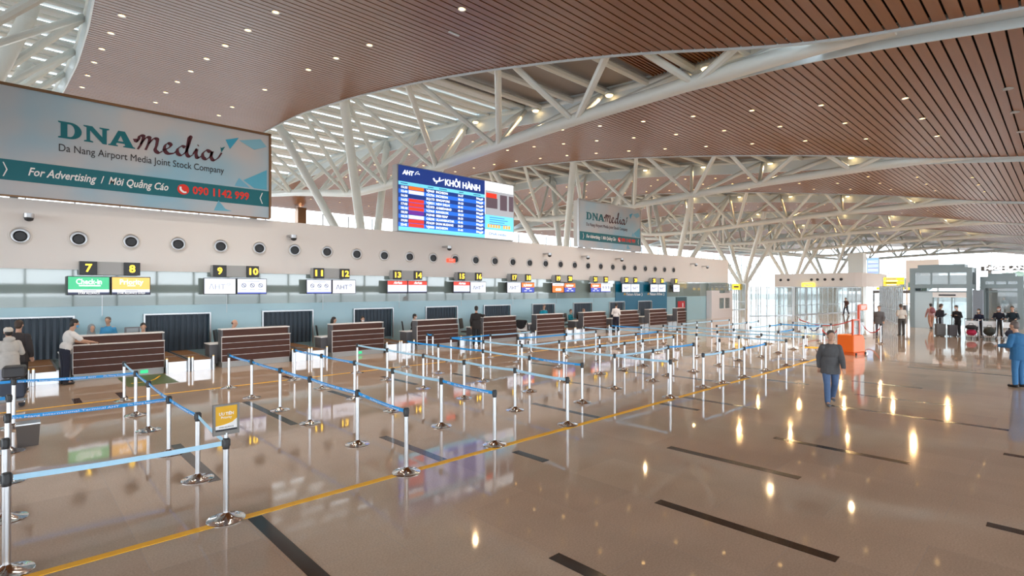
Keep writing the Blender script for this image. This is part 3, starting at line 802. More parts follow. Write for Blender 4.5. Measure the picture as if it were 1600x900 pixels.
mt = tag(obj('floor_sticker', shape2d([[(2.36, 17.3), (3.52, 17.3), (3.52, 19.35), (2.36, 19.35)]], .002), mat('green_floor_mat', (.10, .145, .05), .5), loc=(0, 0, .003)), 'green rectangular floor sticker in front of the counter numbered 7 and 8', 'floor sticker')
obj('printed_stroke', pen([[(2.5, 17.9), (3.0, 18.1), (3.35, 18.9)]], .06, .04, name='stroke'), M_yel, mt, False, (0, 0, .004))
mb = MB(); mb.box(-.1, .1, -.012, 0, -.05, .05)
tag(mb.build('exit_marker', mat('green_exit_lit', (.03, .5, .2), .4, emit=.5), None, loc=(3.05, YF + .015, .1)), 'little lit green marker low on the front of the nearest counter', 'marker')
tag(mb.build('exit_marker', MATS['green_exit_lit'], None, loc=(10.2, YF + .015, .1)), 'little lit green marker low on the counter numbered 11 and 12', 'marker')

for i, (a, b) in enumerate(HATCH):
    w = b - a
    t = thing('baggage_hatch', 'aluminium framed baggage hatch with dark strip curtain, %s from the left in the glass wall' % ORD[i], 'baggage hatch', (a, YW, 0), 0, 'baggage hatches in the glass wall')
    mb = MB()
    for x0, x1, z0, z1 in ((-.05, 0, .3, 1.75), (w, w + .05, .3, 1.75), (0, w, 1.70, 1.75)): mb.box(x0, x1, -.05, .04, z0, z1)
    mb.build('frame', M_alu, t)
    q = MB(); n = 11; ww = w / n
    for j in range(n):
        x = j * ww
        q.hexa([(x + .004, .1 + .012*(j % 2), .36), (x + ww*.5, .075, .36), (x + ww*.5, .085, .36), (x + .004, .112 + .012*(j % 2), .36), (x + .004, .1, 1.7), (x + ww*.5, .075, 1.7), (x + ww*.5, .085, 1.7), (x + .004, .112, 1.7)])
        q.hexa([(x + ww*.5, .075, .36), (x + ww - .004, .1, .36), (x + ww - .004, .11, .36), (x + ww*.5, .085, .36), (x + ww*.5, .075, 1.7), (x + ww - .004, .1, 1.7), (x + ww - .004, .11, 1.7), (x + ww*.5, .085, 1.7)])
    q.build('strip_curtain', M_curt, t)
GAPS = [(-.36, 1.06)] + [(CNT[i][1] + .03, CNT[i + 1][0] - .29) for i in range(9)]
for i, (a, b) in enumerate(GAPS):
    mid = (a + b) / 2; b2 = b
    for s, (u, v) in enumerate(((a, mid - .03), (mid + .03, b2))):
        t = thing('baggage_conveyor', 'brown baggage belt, %s of the pair %s' % (('left one', 'right one')[s], 'left of the nearest counter' if i == 0 else 'just right of counter %d' % NUMS[i - 1][1]), 'conveyor', (u, 19.42, 0), 0, 'baggage conveyors between counters')
        w = v - u
        mb = MB(); mb.box(.05, w - .05, .03, 1.5, .30, .345); mb.box(.05, w - .05, 1.54, 3.2, .30, .37); mb.build('belt', M_belt, t, bevel=.01)
        mb = MB(); mb.box(0, w, 0, .03, 0, .33); mb.build('front_plate', M_steel, t)
        mb = MB(); mb.box(0, .05, .03, 3.2, 0, .36); mb.box(w - .05, w, .03, 3.2, 0, .36); mb.box(.05, w - .05, 1.5, 1.54, 0, .35); mb.build('side_rail', M_alu, t)
    for s, x in enumerate(((a - .0, mid - .05, mid + .05, b2) if i else (.42, .53, 1.26))):
        if i > 7: continue
        t = thing('steel_bollard', 'short gold-capped steel bollard, %s of those %s' % (ORD[s], 'left of the nearest counter' if i == 0 else 'just right of counter %d' % NUMS[i - 1][1]), 'bollard', (x, 19.33, 0), 0, 'short steel bollards')
        mb = MB(); mb.lathe([(.038, 0), (.038, .44)], seg=12); mb.build('post', M_steel, t, True)
        mb = MB(); mb.lathe([(.038, .44), (.036, .465), (0, .475)], seg=12); mb.build('cap', M_gold, t, True)

# ------------------------------------------------------------------ counter numbers and screens
S_w = em('display_white', (.74, .78, .90), 1.0); S_gr = em('display_green', (.06, .45, .22), 1.0); S_am = em('display_amber', (.85, .47, .12), 1.0)
S_red = em('display_red', (.80, .05, .03), 1.0); S_dk = em('display_dark', (.03, .035, .07), 1.0); S_bl = em('display_blue', (.05, .08, .42), 1.0); S_org = em('display_orange', (.82, .17, .03), 1.0)
S_ink = em('display_ink', (.03, .03, .07), .5); S_lt = em('display_lettering', (.92, .92, .92), 1.1); S_gy = em('display_grey_ink', (.3, .31, .36), .7)
DESC = ['green screen reading Check-in', 'amber screen reading Priority', 'white screen with pale three-letter logo', 'white screen with three round icons',
        'white screen with three round icons', 'white screen with dark three-letter logo', 'red and white airline screen', 'red and white airline screen', 'red and white airline screen', 'white screen with dark three-letter logo',
        'white screen with dark three-letter logo', 'orange and blue airline screen', 'white-topped orange screen', 'orange and blue airline screen', 'orange and blue airline screen', 'white screen with three small icons'] + ['small white logo screen'] * 5
KIND = ['g', 'a', 'l', 'i', 'i', 'l', 'r', 'r', 'r', 'l', 'l', 'o', 'c', 'o', 'o', 'i', 'l', 'l', 'l', 'l', 'l']
def bars(par, rows, m, y=-.012):
    for x0, x1, z0, z1 in rows: pane('small_print', x0, x1, z0, z1, m, par, y)
def aht(par, x, z, s, m):
    text('\u039bHT', .26*s, m, 'logo_letters', par, (x, -.012, z), bold=-.002, width=.5*s)
    obj('logo_swoosh', pen([[(0, 0), (.05, .05), (.12, .07)], [(.04, -.03), (.1, -.0), (.13, .05)]], .03, .015, name='swoosh'), m, par, False, (x + .55*s, -.012, z + .07*s), FACE_S)
def screen(idx, num, x, w, z0, h, tilt):
    t = thing('counter_display', '%s below the lit number %d' % (DESC[idx], num), 'screen', (x, 22.2, z0), 0, 'display screens above the counters')
    mb = MB(); mb.box(0, w, .02, .09, 0, h); mb.build('casing', M_black, t)
    mb = MB(); mb.box(w*.4, w*.6,   .09, .40, h*.35, h*.65); mb.build('wall_bracket', M_grey, t)
    k = KIND[idx]; b = .025
    base = {'g': S_w, 'a': S_w, 'l': S_w, 'i': S_w, 'r': S_w, 'o': S_bl, 'c': S_org}[k]
    p = pane('screen', b, w - b, b, h - b, base, t, .01)
    if k in 'ga':
        pane('color_field', b, w - b, h*.30, h - b, S_gr if k == 'g' else S_am, p, -.002)
        pane('dark_strip', b, w - b, b, h*.15, S_dk, p, -.002)
        text('Check-in' if k == 'g' else 'Priority', .24, S_lt, 'lettering', p, (w*.5, -.012, h*.70), width=w*.6, align='CENTER', bold=.005)
        bars(p, [(w*.27, w*.77, h*.47, h*.53)] if k == 'g' else [(w*.4, w*.6, h*.48, h*.53)], S_lt)
        bars(p, [(w*.35, w*.67, h*.20, h*.24)], S_gy)
        text('STAR ALLIANCE' if k == 'g' else 'STAR ALLIANCE GOLD', .085, S_lt, 'lettering', p, (w*.5, -.012, h*.095), width=w*(.5 if k == 'g' else .7), align='CENTER')
    elif k == 'l':
        pale = idx == 2
        aht(p, w*.14, h*.45, w*(1.0 if idx < 16 else .95), S_ink if not pale else S_gy)
    elif k == 'i':
        bars(p, [(w*.25, w*.75, h*.82, h*.85)], S_gy); pane('blue_strip', b, w - b, b, h*.12, S_bl, p, -.002)
        for q in range(3):
            cx = w*(.22 + .28*q)
            ring = shape2d([arc(0, 0, .085, .085, 0, 360, 20)[:-1], arc(0, 0, .065, .065, 0, 360, 20)[:-1]], .003)
            o = obj('round_icon', ring, S_ink, p, False, (cx, -.010, h*.56), FACE_S)
            obj('icon_bar', shape2d([[(-.05, .035), (-.035, .05), (.05, -.035), (.035, -.05)]], .003), S_ink, o)
            bars(p, [(cx - .09, cx + .09, h*.29, h*.32)], S_gy)
    elif k == 'r':
        pane('red_band', b, w - b, h*.66, h - b, S_red, p, -.002); pane('dark_strip', b, w - b, b, h*.14, S_dk, p, -.002)
        text('AirAsia', .17, S_lt, 'lettering', p, (w*.5, -.012, h*.83), width=w*.42, align='CENTER', shear=.35, bold=.004)
        bars(p, [(w*.33, w*.58, h*.46, h*.485), (w*.4, w*.55, h*.27, h*.295)], S_gy)
    elif k == 'o':
        pane('orange_band', b, w - b, h*.52, h - b, S_org, p, -.002)
        text('Jetstar', .2, S_lt, 'lettering', p, (w*.54, -.012, h*.74), width=w*.55, align='CENTER', shear=.2, bold=.008)
        obj('star_emblem', shape2d([[(.09*math.cos(PI/2 + PI*q/5)*(1 if q % 2 == 0 else .45), .09*math.sin(PI/2 + PI*q/5)*(1 if q % 2 == 0 else .45)) for q in range(10)]], .003), S_lt, p, False, (w*.2, -.012, h*.72), FACE_S)
        bars(p, [(w*.33, w*.62, h*.34, h*.44), (w*.22, w*.4, h*.17, h*.22), (w*.6, w*.78, h*.17, h*.22)], S_lt)
    elif k == 'c':
        pane('white_band', b, w - b, h*.70, h - b, S_w, p, -.002); bars(p, [(w*.2, w*.75, h*.78, h*.84)], S_org)
        text('COD', .2, S_lt, 'lettering', p, (w*.5, -.012, h*.3), width=w*.5, align='CENTER', bold=.012)
def number_unit(n0, n1, x):
    two = n1 is not None
    t = thing('number_sign', 'grey hanging box carrying the lit yellow counter number%s' % ('s %d and %d' % (n0, n1) if two else ' 27'), 'number sign', (x, 22.2, 3.1), 0, 'lit counter number signs')
    w = 1.63 if two else .46
    mb = MB(); mb.box(0, w, .05, .34, .0, .44); mb.box(.0, w, .34, .40, .1, .34); mb.build('housing', M_lgrey, t)
    for j, (n, xx) in enumerate(((n0, 0), (n1, 1.18)) if two else ((n0, 0),)):
        mb = MB(); mb.box(xx, xx + .46, 0, .05, -.0, .44); p = mb.build('number_panel', M_black, t, bevel=.008)
        text(str(n), .36, M_num, 'numeral', p, (xx + .23, -.006, .21), align='CENTER', bold=.007, width=None if n < 10 else .32)
for i in range(10):
    x = 1.72 + 3.86 * i + (.05 if i in (1, 2, 3) else .1 if i in (4, 5, 6, 7) else -.1 if i == 8 else -.2 if i == 9 else 0)
    number_unit(7 + 2*i, 8 + 2*i, x)
    for s in (0, 1): screen(2*i + s, 7 + 2*i + s, x - .31 + 1.14*s, 1.11, 2.43, .62, 0)
number_unit(27, None, 39.6); screen(20, 27, 39.4, 1.0, 2.43, .6, 0)
mn = thing('payment_monitor', 'small grey-framed monitor standing on the desk of the nearest counter', 'monitor', (2.85, 20.2, .78))
mb = MB(); mb.box(-.2, .2, 0, .05, .36, .66); mb.build('casing', M_grey, mn, bevel=.01)
mb = MB(); mb.box(-.15, .15, -.006, 0, .42, .62); mb.build('screen', mat('monitor_glass', (.25, .28, .30), .15), mn)
mb = MB(); mb.box(-.03, .03, .0, .05, .02, .36); mb.box(-.12, .12, -.08, .12, 0, .02); mb.build('stand', M_black, mn)

# ------------------------------------------------------------------ queue posts and belts
COLS = [(0.03, 'x'), (1.9, 'x'), (4.27, ''), (6.0, ''), (7.95, ''), (9.75, ''), (11.6, ''), (13.35, ''), (15.75, ''), (17.8, ''), (19.4, ''), (21.2, ''), (23.0, ''), (24.8, ''), (26.6, ''), (28.3, ''), (30.1, '')]
ROWY = [6.62, 8.24, 10.0, 11.72, 13.55, 15.35]
OVR = {(0, 0): (0, 6.72), (0, 1): (-.01, 8.3), (0, 2): (.01, 9.91), (0, 4): (.1, 13.74), (1, 0): (1.8, 6.58), (1, 2): (1.86, 9.82), (1, 4): (1.94, 13.33), (1, 5): (2.0, 15.28), (2, 0): (4.12, 6.5), (2, 2): (4.27, 10.17), (5, 0): (9.62, 7.74), (5, 2): (9.68, 9.5), (5, 3): (9.8, 11.47), (3, 0): (5.93, 6.64), (4, 0): (7.82, 6.65)}
SKIP = {(0, 5), (5, 1), (8, 0), (9, 5), (13, 0), (14, 0), (14, 5), (13, 5), (12, 5), (15, 0), (15, 5), (16, 0), (16, 5)}
post_pos = {}
for c in range(len(COLS)):
    for r in range(6):
        if (c, r) in SKIP: continue
        post_pos[(c, r)] = OVR.get((c, r), (COLS[c][0] + (0.04*((c*7 + r*3) % 5) - .08 if c > 6 else 0), ROWY[r] + (.05*((c*5 + r) % 4) - .07 if c > 6 else 0)))
post_pos[(7, 6)] = (14.45, 6.63); post_pos[(8, 6)] = (15.85, 6.63); post_pos[(9, 6)] = (17.66, 6.7); post_pos[(8, 7)] = (14.55, 9.95); post_pos[(9, 7)] = (14.5, 8.35)
post_pos[(3, 6)] = (11.9, 17.3); post_pos[(4, 6)] = (11.9, 16.9)
del post_pos[(9, 0)]
P_base = MB(); P_base.lathe([(.0, .0), (.2, .0), (.202, .008), (.198, .014), (.165, .02), (.13, .024), (.07, .05), (.045, .07), (.034, .085)], seg=36)
P_pole = MB(); P_pole.lathe([(.031, .07), (.031, .80)], seg=14)
P_head = MB(); P_head.lathe([(.034, .80), (.036, .81), (.036, .915), (.03, .922), (0, .924)], seg=14); P_head.box(-.042, .042, -.012, .012, .83, .905); P_head.box(-.012, .012, -.042, .042, .83, .905)
ME_base, ME_pole, ME_head = P_base.mesh('base'), P_pole.mesh('pole'), P_head.mesh('head')
POSTS = {}
def post_label(c, r):
    if (c, r) == (1, 0): return 'chrome queue post carrying the yellow framed sign, by the yellow line'
    if r == 6 and c in (3, 4): return 'chrome post of the narrow pair standing right before the counters, %s one' % ('rear' if c == 3 else 'front')
    if r == 6: return 'chrome queue post on the yellow line, %s of the three right of the gap' % ORD[c - 7]
    if r == 7: return 'chrome queue post of the short cross lane, %s one' % ('rear' if c == 8 else 'front')
    return 'chrome queue post, %s from the front yellow line in the %s lane from the left' % (ORD[r], ORD[c])
for (c, r), (x, y) in post_pos.items():
    t = thing('queue_post', post_label(c, r), 'queue post', (x, y, 0), 0, 'chrome belt barrier posts')
    obj('base', ME_base, M_chrome, t, True); obj('pole', ME_pole, M_steel, t, True); obj('head', ME_head, M_black if c < 3 or r == 0 else M_steel, t, True)
    POSTS[(c, r)] = t
def belt(a, b, m, txt=False, sag=.015):
    pa, pb = Vector((*post_pos[a], 0)), Vector((*post_pos[b], 0))
    t = POSTS[a]; d = pb - pa; L = d.length; u = d / L; n = Vector((-u.y, u.x, 0)) * .0015
    pts = [u * (.045 + (L - .09) * i / 8) + Vector((0, 0, .868 - sag * 4 * (i/8) * (1 - i/8))) for i in range(9)]
    mb = MB()
    for p, q in zip(pts, pts[1:]):
        z = Vector((0, 0, .026))
        mb.hexa([p - n - z, q - n - z, q + n - z, p + n - z, p - n + z, q - n + z, q + n + z, p + n + z])
    o = mb.build('belt', m, t)
    if txt:
        ang = math.atan2(d.y, d.x); side = 1
        # lettering on the face towards the camera
        nn = Vector((-u.y, u.x, 0)); mid = pa + d * .5
        if nn.dot(-mid) < 0: nn = -nn
        right = Vector((-nn.y, nn.x, 0))          # reading direction seen from that face
        rz = math.atan2(right.y, right.x)
        slots = [(.30, 'Da Nang International Terminal', 1.0 if L > 1.85 else .8), (.62, 'AHT', .14), (.85, 'Da Nang International', .5)] if L > 1.85 else [(.16, 'AHT', .12), (.58, 'Da Nang International Terminal', 1.0)]
        for f, s_, w_ in slots:
            f2 = f if right.dot(u) > 0 else 1 - f
            text(s_, .038, M_txt, 'lettering', o, tuple(u * L * f2 + Vector((0, 0, .866 - sag*4*f2*(1-f2))) + nn * .003), (PI / 2, 0, rz), align='CENTER', width=w_, depth=.0008)
for r0, r1 in ((0, 1), (1, 2), (2, 3), (3, 4), (4, 5)):
    for c in (1, 2, 3, 4, 6, 10, 11, 12):
        if (c, r0) in POSTS and (c, r1) in POSTS:
            blue = (c == 1 and r0 in (1, 2, 3)) or (c == 2) or (c == 3 and r0 in (0, 4, 3)) or (c == 11 and r0 == 4) or (c == 6 and r0 == 4)
            if c == 1 and r0 == 0: blue = False
            belt((c, r1), (c, r0), M_blue if blue else M_glare, blue and c < 6)
belt((5, 5), (5, 4), M_blue); belt((5, 4), (5, 3), M_blue); belt((5, 3), (5, 2), M_glare); belt((5, 2), (5, 0), M_blue, True)

belt((0, 0), (1, 0), M_glare); belt((0, 2), (1, 2), M_blue, True); belt((0, 4), (1, 4), M_blue, True)

belt((6, 1), (7, 1), M_glare); belt((7, 1), (9, 7), M_glare); belt((9, 7), (8, 1), M_blue)
belt((6, 2), (7, 2), M_glare); belt((7, 2), (8, 7), M_glare); belt((8, 7), (8, 2), M_glare); belt((8, 2), (9, 2), M_glare)
belt((6, 3), (7, 3), M_glare); belt((7, 3), (8, 3), M_glare); belt((8, 3), (9, 3), M_glare); belt((9, 3), (10, 3), M_blue)
belt((6, 5), (7, 5), M_blue); belt((7, 5), (8, 5), M_glare); belt((8, 4), (9, 4), M_glare); belt((7, 4), (8, 4), M_blue)
belt((7, 0), (7, 6), M_glare); belt((7, 6), (8, 6), M_glare); belt((8, 6), (9, 6), M_blue); belt((3, 6), (4, 6), M_blue)
belt((12, 1), (13, 1), M_blue); belt((13, 2), (14, 2), M_glare); belt((14, 2), (15, 2), M_blue); belt((13, 3), (14, 3), M_glare); belt((14, 3), (15, 3), M_glare); belt((15, 3), (16, 3), M_glare)
belt((13, 4), (14, 4), M_glare); belt((14, 4), (15, 4), M_glare); belt((15, 4), (16, 4), M_glare)
belt((15, 1), (15, 2), M_blue); belt((16, 1), (16, 2), M_glare); belt((14, 1), (15, 1), M_glare)
# loose belt ends running out of frame on the left
for i, (a, dz) in enumerate((((0, 4), 0), ((0, 3), 0))):
    t = POSTS[a]; mb = MB(); mb.hexa([(-1.5, -.0015, .84), (-.045, -.0015, .842), (-.045, .0015, .842), (-1.5, .0015, .84), (-1.5, -.0015, .89), (-.045, -.0015, .894), (-.045, .0015, .894), (-1.5, .0015, .89)]); mb.build('belt', M_blue, t)
# framed sign on the near post
x, y = post_pos[(1, 0)]
sg = thing('post_sign', 'yellow framed sign mounted on top of the queue post by the yellow line', 'sign', (x, y, .925))
mb = MB(); mb.lathe([(.022, 0), (.022, .06)], seg=10); mb.build('stem', M_steel, sg, True)
mb = MB()
for a in ((-.135, -.112, -.02, .02, .04, .385), (.112, .135, -.02, .02, .04, .385), (-.112, .112, -.02, .02, .04, .085), (-.112, .112, -.02, .02, .365, .385)): mb.box(*a)
mb.build('frame', mat('gunmetal_frame', (.16, .15, .14), .35, .6), sg)
mb = MB(); mb.box(-.112, .112, -.012, .012, .085, .365); ps = mb.build('poster', M_txt, sg)
obj('yellow_field', shape2d([[(-.112, .145), (-.02, .155), (.06, .175), (.112, .215), (.112, .365), (-.112, .365)]], .001), mat('amber_print', (.78, .42, .01), .4), ps, False, (0, -.013, 0), FACE_S)
mb = MB(); mb.box(-.112, .112, -.014, -.012, .085, .105); mb.build('dark_strip', M_ink, ps)
text('\u01afU TI\u00caN', .045, M_txt, 'lettering', ps, (0, -.015, .275), align='CENTER', width=.15, bold=.001, depth=.001)
text('Priority', .04, M_txt, 'lettering', ps, (0, -.015, .235), align='CENTER', width=.11, depth=.001)
text('STAR ALLIANCE', .024, M_ink, 'lettering', ps, (0, -.013, .125), align='CENTER', width=.15, depth=.001)
# red and blue ropes of the far lanes
M_rope = mat('red_rope', (.5, .02, .02), .6)
RP = [(27.3, 7.2), (29.6, 8.6), (32.2, 10.0), (30.4, 6.2), (33.2, 7.6), (36.2, 8.8), (35.5, 11.5)]
M_ropeb = mat('navy_rope', (.03, .08, .25), .6)
for i, (x, y) in enumerate(RP):
    t = thing('rope_post', 'slim chrome post with sagging rope, %s of the far rope barrier' % ORD[i], 'rope post', (x, y, 0), 0, 'rope barrier posts')
    obj('base', ME_base, M_chrome, t, True); obj('pole', ME_pole, M_steel, t, True)
    mb = MB(); mb.ell((0, 0, .86), (.045, .045, .05), 12, 8); mb.tube([(0, 0, .79), (0, 0, .84)], .03, 10); mb.build('finial', M_chrome, t, True)
    if i not in (2, 6):
        e = Vector((RP[i + 1][0] - x, RP[i + 1][1] - y, 0)); mb = MB()
        mb.tube([e * (q / 12) + Vector((0, 0, .80 - .36 * 4 * (q/12) * (1 - q/12) )) for q in range(13)], .028, 8); mb.build('rope', M_rope if i != 1 else M_ropeb, t, True)
tag(obj('floor_sticker', shape2d([[(25.9, 7.7), (26.7, 7.7), (26.7, 8.3), (25.9, 8.3)]], .002), M_yel, loc=(0, 0, .003)), 'yellow square sticker on the floor among the far queue posts', 'floor sticker')
# ------------------------------------------------------------------ people
def remesh(mb, name, vox, m, parent, smooth_it=2):
    me0 = mb.mesh(name + '_raw')
    o = bpy.data.objects.new('tmp', me0); COL.objects.link(o)
    r = o.modifiers.new('r', 'REMESH'); r.mode = 'VOXEL'; r.voxel_size = vox
    s = o.modifiers.new('s', 'SMOOTH'); s.factor = .5; s.iterations = smooth_it
    dg = bpy.context.evaluated_depsgraph_get()
    me = bpy.data.meshes.new_from_object(o.evaluated_get(dg))
    bpy.data.objects.remove(o); bpy.data.meshes.remove(me0)
    me.name = name; me.materials.clear()
    return obj(name, me, m, parent, True)
V = Vector
def lerp(a, b, t): return a + (b - a) * t
def person(label, x, y, face, pose='stand', h=1.72, top=(.1,.1,.12), bottom=(.02,.02,.03), skin=(.55,.32,.22), hair=(.014,.011,.010), hairstyle='short',
           mask=None, sleeves='long', coat=False, hood=None, scarf=None, cap=None, vox=.011, shoes=(.015,.012,.012), z=0, group=None, turn=0, backpack=None, shoulder_bag=None):
    t = thing('person', label, 'person', (x, y, z), math.radians(face), group)
    t.scale = (h/1.72,)*3
    sit = pose == 'sit'
    hz = .64 if sit else .905
    lean = {'lean': .26, 'cart': .10, 'sit': .06, 'walk': .03, 'look': .08}.get(pose, .0)
    hip = V((0, 0, hz)); up = V((0, math.sin(lean), math.cos(lean)))
    chest = hip + up*.34; neck = hip + up*.565; shz = hip + up*.475
    head = neck + V((0, .035 + lean*.1, .162))
    nod = {'look': .35, 'lean': .2, 'sit': .12}.get(pose, .0)
    S = [shz + V((s*.168, 0, 0)) for s in (-1, 1)]
    if pose in ('stand', 'look'):
        E = [S[i] + V((s*.06, -.03, -.27)) for i, s in enumerate((-1, 1))]
        Wr = [E[i] + V((s*.015, .07, -.24)) for i, s in enumerate((-1, 1))]
        if pose == 'look':
            Wr = [E[i] + V((-s*.08, .22, .08)) for i, s in enumerate((-1, 1))]
    elif pose == 'walk':
        E = [S[0] + V((-.05, .07, -.27)), S[1] + V((.05, -.11, -.25))]
        Wr = [E[0] + V((.0, .15, -.20)), E[1] + V((.0, .0, -.25))]
    elif pose == 'lean':
        E = [S[0] + V((-.08, .14, -.23)), S[1] + V((.07, .20, -.2))]
        Wr = [E[0] + V((.04, .24, -.06)), E[1] + V((-.03, .25, -.06))]
    elif pose == 'cart':
        E = [S[i] + V((s*.08, .02, -.27)) for i, s in enumerate((-1, 1))]
        Wr = [E[i] + V((-s*.03, .24, -.02)) for i, s in enumerate((-1, 1))]
    elif pose == 'sit':
        E = [S[i] + V((s*.08, .06, -.26)) for i, s in enumerate((-1, 1))]
        Wr = [E[i] + V((-s*.05, .24, .00)) for i, s in enumerate((-1, 1))]
    elif pose == 'reach':
        E = [S[0] + V((-.06, -.02, -.27)), S[1] + V((.12, .24, -.07))]
        Wr = [E[0] + V((.0, .1, -.23)), E[1] + V((.06, .24, .02))]
    H = [hip + V((s*.095, 0, -.03)) for s in (-1, 1)]
    if sit:
        K = [V((s*.12, .43, .60)) for s in (-1, 1)]; A = [V((s*.12, .40, .09)) for s in (-1, 1)]
    elif pose == 'walk':
        K = [V((-.1, -.02, .49)), V((.1, .14, .50))]; A = [V((-.1, -.26, .13)), V((.1, .20, .08))]
    else:
        K = [V((s*.105, .02, .49)) for s in (-1, 1)]; A = [V((s*.115, 0, .08)) for s in (-1, 1)]
    T = [a + V((0, .15, -.045)) for a in A]
    rot = Matrix.Rotation(turn, 3, 'Z') @ Matrix.Rotation(-nod, 3, 'X')
    hp = lambda p: head + rot @ V(p)
    # body: one surface
    b = MB()
    b.ell(hp((0, .0, .03)), (.076, .095, .10), 16, 12, rot); b.cap(hp((0, .035, -.05)), hp((0, .05, -.085)), .055, .035); b.cap(hp((0, -.01, -.06)), neck - up*.04, .052, .06)
    b.cap(hp((0, .09, .02)), hp((0, .108, -.012)), .011, .016, 8)                 # nose
    b.cap(hp((-.018, .088, -.05)), hp((.018, .088, -.05)), .010, .010, 8)         # lips
    for s in (-1, 1):
        b.ell(hp((s*.078, -.005, .005)), (.012, .022, .032), 8, 6); b.ell(hp((s*.032, .083, .03)), (.016, .010, .010), 8, 6)
    b.ell(chest + up*.02, (.155, .10, .2), 14, 10); b.ell(hip + up*.05, (.15, .105, .17), 14, 10); b.cap(neck - up*.09, S[0], .06, .05); b.cap(neck - up*.09, S[1], .06, .05)
    for i in (0, 1):
        b.cap(S[i], E[i], .05, .04); b.cap(E[i], Wr[i], .039, .027)
        d = (Wr[i] - E[i]).normalized(); s = (-1, 1)[i]
        side = V((1, 0, 0)); side = (side - d*side.dot(d)).normalized(); nrm = d.cross(side)
        if nrm.z > 0: nrm = -nrm
        pc = Wr[i] + d*.085
        b.cap(Wr[i] + side*.012, pc + side*.022, .02, .017, 8); b.cap(Wr[i] - side*.012, pc - side*.022, .02, .017, 8)
        for j, (o_, L) in enumerate(((-.030, .060), (-.010, .075), (.010, .070), (.029, .055))):
            p0 = pc + side*(o_ * (1 if s > 0 else -1)); p1 = p0 + d*L*.5 + nrm*.008; p2 = p1 + d*L*.38 + nrm*.024
            b.cap(p0, p1, .0095, .009, 8); b.cap(p1, p2, .009, .0075, 8)
        th = Wr[i] + d*.03 - side*s*.026; t2 = th - side*s*.026 + d*.028 + nrm*.012; b.cap(th, t2, .012, .0105, 8); b.cap(t2, t2 + d*.03 + nrm*.008, .010, .008, 8)
        b.cap(H[i], K[i], .082, .056); b.cap(K[i], A[i], .054, .038); b.cap(A[i], T[i], .036, .026)
    remesh(b, 'body', min(vox, .0095), mat('skin_%02d%02d' % (int(skin[0]*99), int(skin[1]*99)), skin, .5), t)
    # upper garment
    g = MB(); e = .022 if not coat else .045
    g.cap(neck - up*.09, S[0] - V((0, 0, .02)), .07, .055 + e*.3); g.cap(neck - up*.09, S[1] - V((0, 0, .02)), .07, .055 + e*.3); g.ell(chest + up*.01, (.160 + e*.8, .115 + e*.8, .21), 16, 10); g.ell(hip + up*.10, (.155 + e, .115 + e, .16 if not coat else .22), 16, 10); g.cap(neck - up*.025, neck - up*.08, .058, .085)
    if coat and not sit: g.oval([hip.z + .2, hip.z, hip.z - .12, hip.z - .17], [.155 + e*.6, .165 + e*.7, .178 + e*.7, .175 + e*.7], [.12 + e*.6, .135 + e*.6, .15 + e*.6, .147 + e*.6], .0)
    for i in (0, 1):
        if sleeves == 'long': g.cap(S[i] - V((0, 0, .02)), E[i], .058 + e*.4, .05 + e*.4); g.cap(E[i], lerp(E[i], Wr[i], .95), .05 + e*.4, .038 + e*.3)
        else: g.cap(S[i], lerp(S[i], E[i], .75), .062 + e*.5, .056 + e*.5)
    if hood: g.ell(neck + V((0, -.06, .0)), (.12, .09, .075), 12, 8)
    remesh(g, 'jacket' if coat or hood else 'shirt', vox, mat('cloth_%s' % '_'.join('%03d' % int(c*999) for c in top), top, .85, noise=.12, nscale=14), t)
    # trousers
    g = MB(); g.ell(hip + V((0, 0, .02)), (.165, .125, .13), 14, 10)
    for i in (0, 1): g.cap(H[i], K[i], .098, .072); g.cap(K[i], lerp(K[i], A[i], .93), .072, .062)
    remesh(g, 'trousers', vox, mat('cloth_%s' % '_'.join('%03d' % int(c*999) for c in bottom), bottom, .8, noise=.12, nscale=14), t)
    g = MB()
    for i in (0, 1):
        f = V((0, 1, 0)); g.cap(A[i] + V((0, -.035, -.035)), A[i] + V((0, .15, -.045)), .044, .036); g.cap(A[i], A[i] + V((0, 0, .03)), .048, .05)
    remesh(g, 'shoes', vox, mat('shoe_%s' % '_'.join('%03d' % int(c*999) for c in shoes), shoes, .5), t)
    hm = mat('hair_%s' % '_'.join('%03d' % int(c*999) for c in hair), hair, .55)
    if scarf:
        g = MB(); g.ell(hp((0, -.022, .03)), (.098, .108, .122), 16, 12, rot); g.cap(hp((0, -.04, -.04)), neck - up*.06, .09, .125); g.cap(neck - up*.03 + V((0, .03, 0)), chest + V((0, .06, .02)), .11, .10)
        remesh(g, 'headscarf', vox, mat('scarf', scarf, .8), t)
    elif hairstyle:
        g = MB(); g.ell(hp((0, -.014, .055)), (.086, .098, .092), 16, 12, rot); g.ell(hp((0, -.045, -.005)), (.076, .062, .08), 14, 10, rot)
        if hairstyle == 'long': g.cap(hp((0, -.06, 0)), hp((0, -.085, -.2)), .075, .06); [g.cap(hp((s*.065, -.02, .03)), hp((s*.072, -.02, -.15)), .032, .026) for s in (-1, 1)]
        if hairstyle == 'bun': g.ell(hp((0, -.11, .05)), (.04, .04, .04), 10, 8)
        if hairstyle == 'bald': g = MB(); g.ell(hp((0, -.05, .005)), (.08, .06, .05), 14, 10, rot)
        remesh(g, 'hair', vox, hm, t)
    if cap:
        g = MB(); g.ell(hp((0, -.01, .06)), (.096, .11, .085), 16, 10, rot); 
        if cap[1]: g.cap(hp((-.03, .09, .06)), hp((.03, .14, .05)), .035, .03)
        remesh(g, 'cap', vox, mat('cap_%s' % '_'.join('%03d' % int(c*999) for c in cap[0]), cap[0], .85), t)
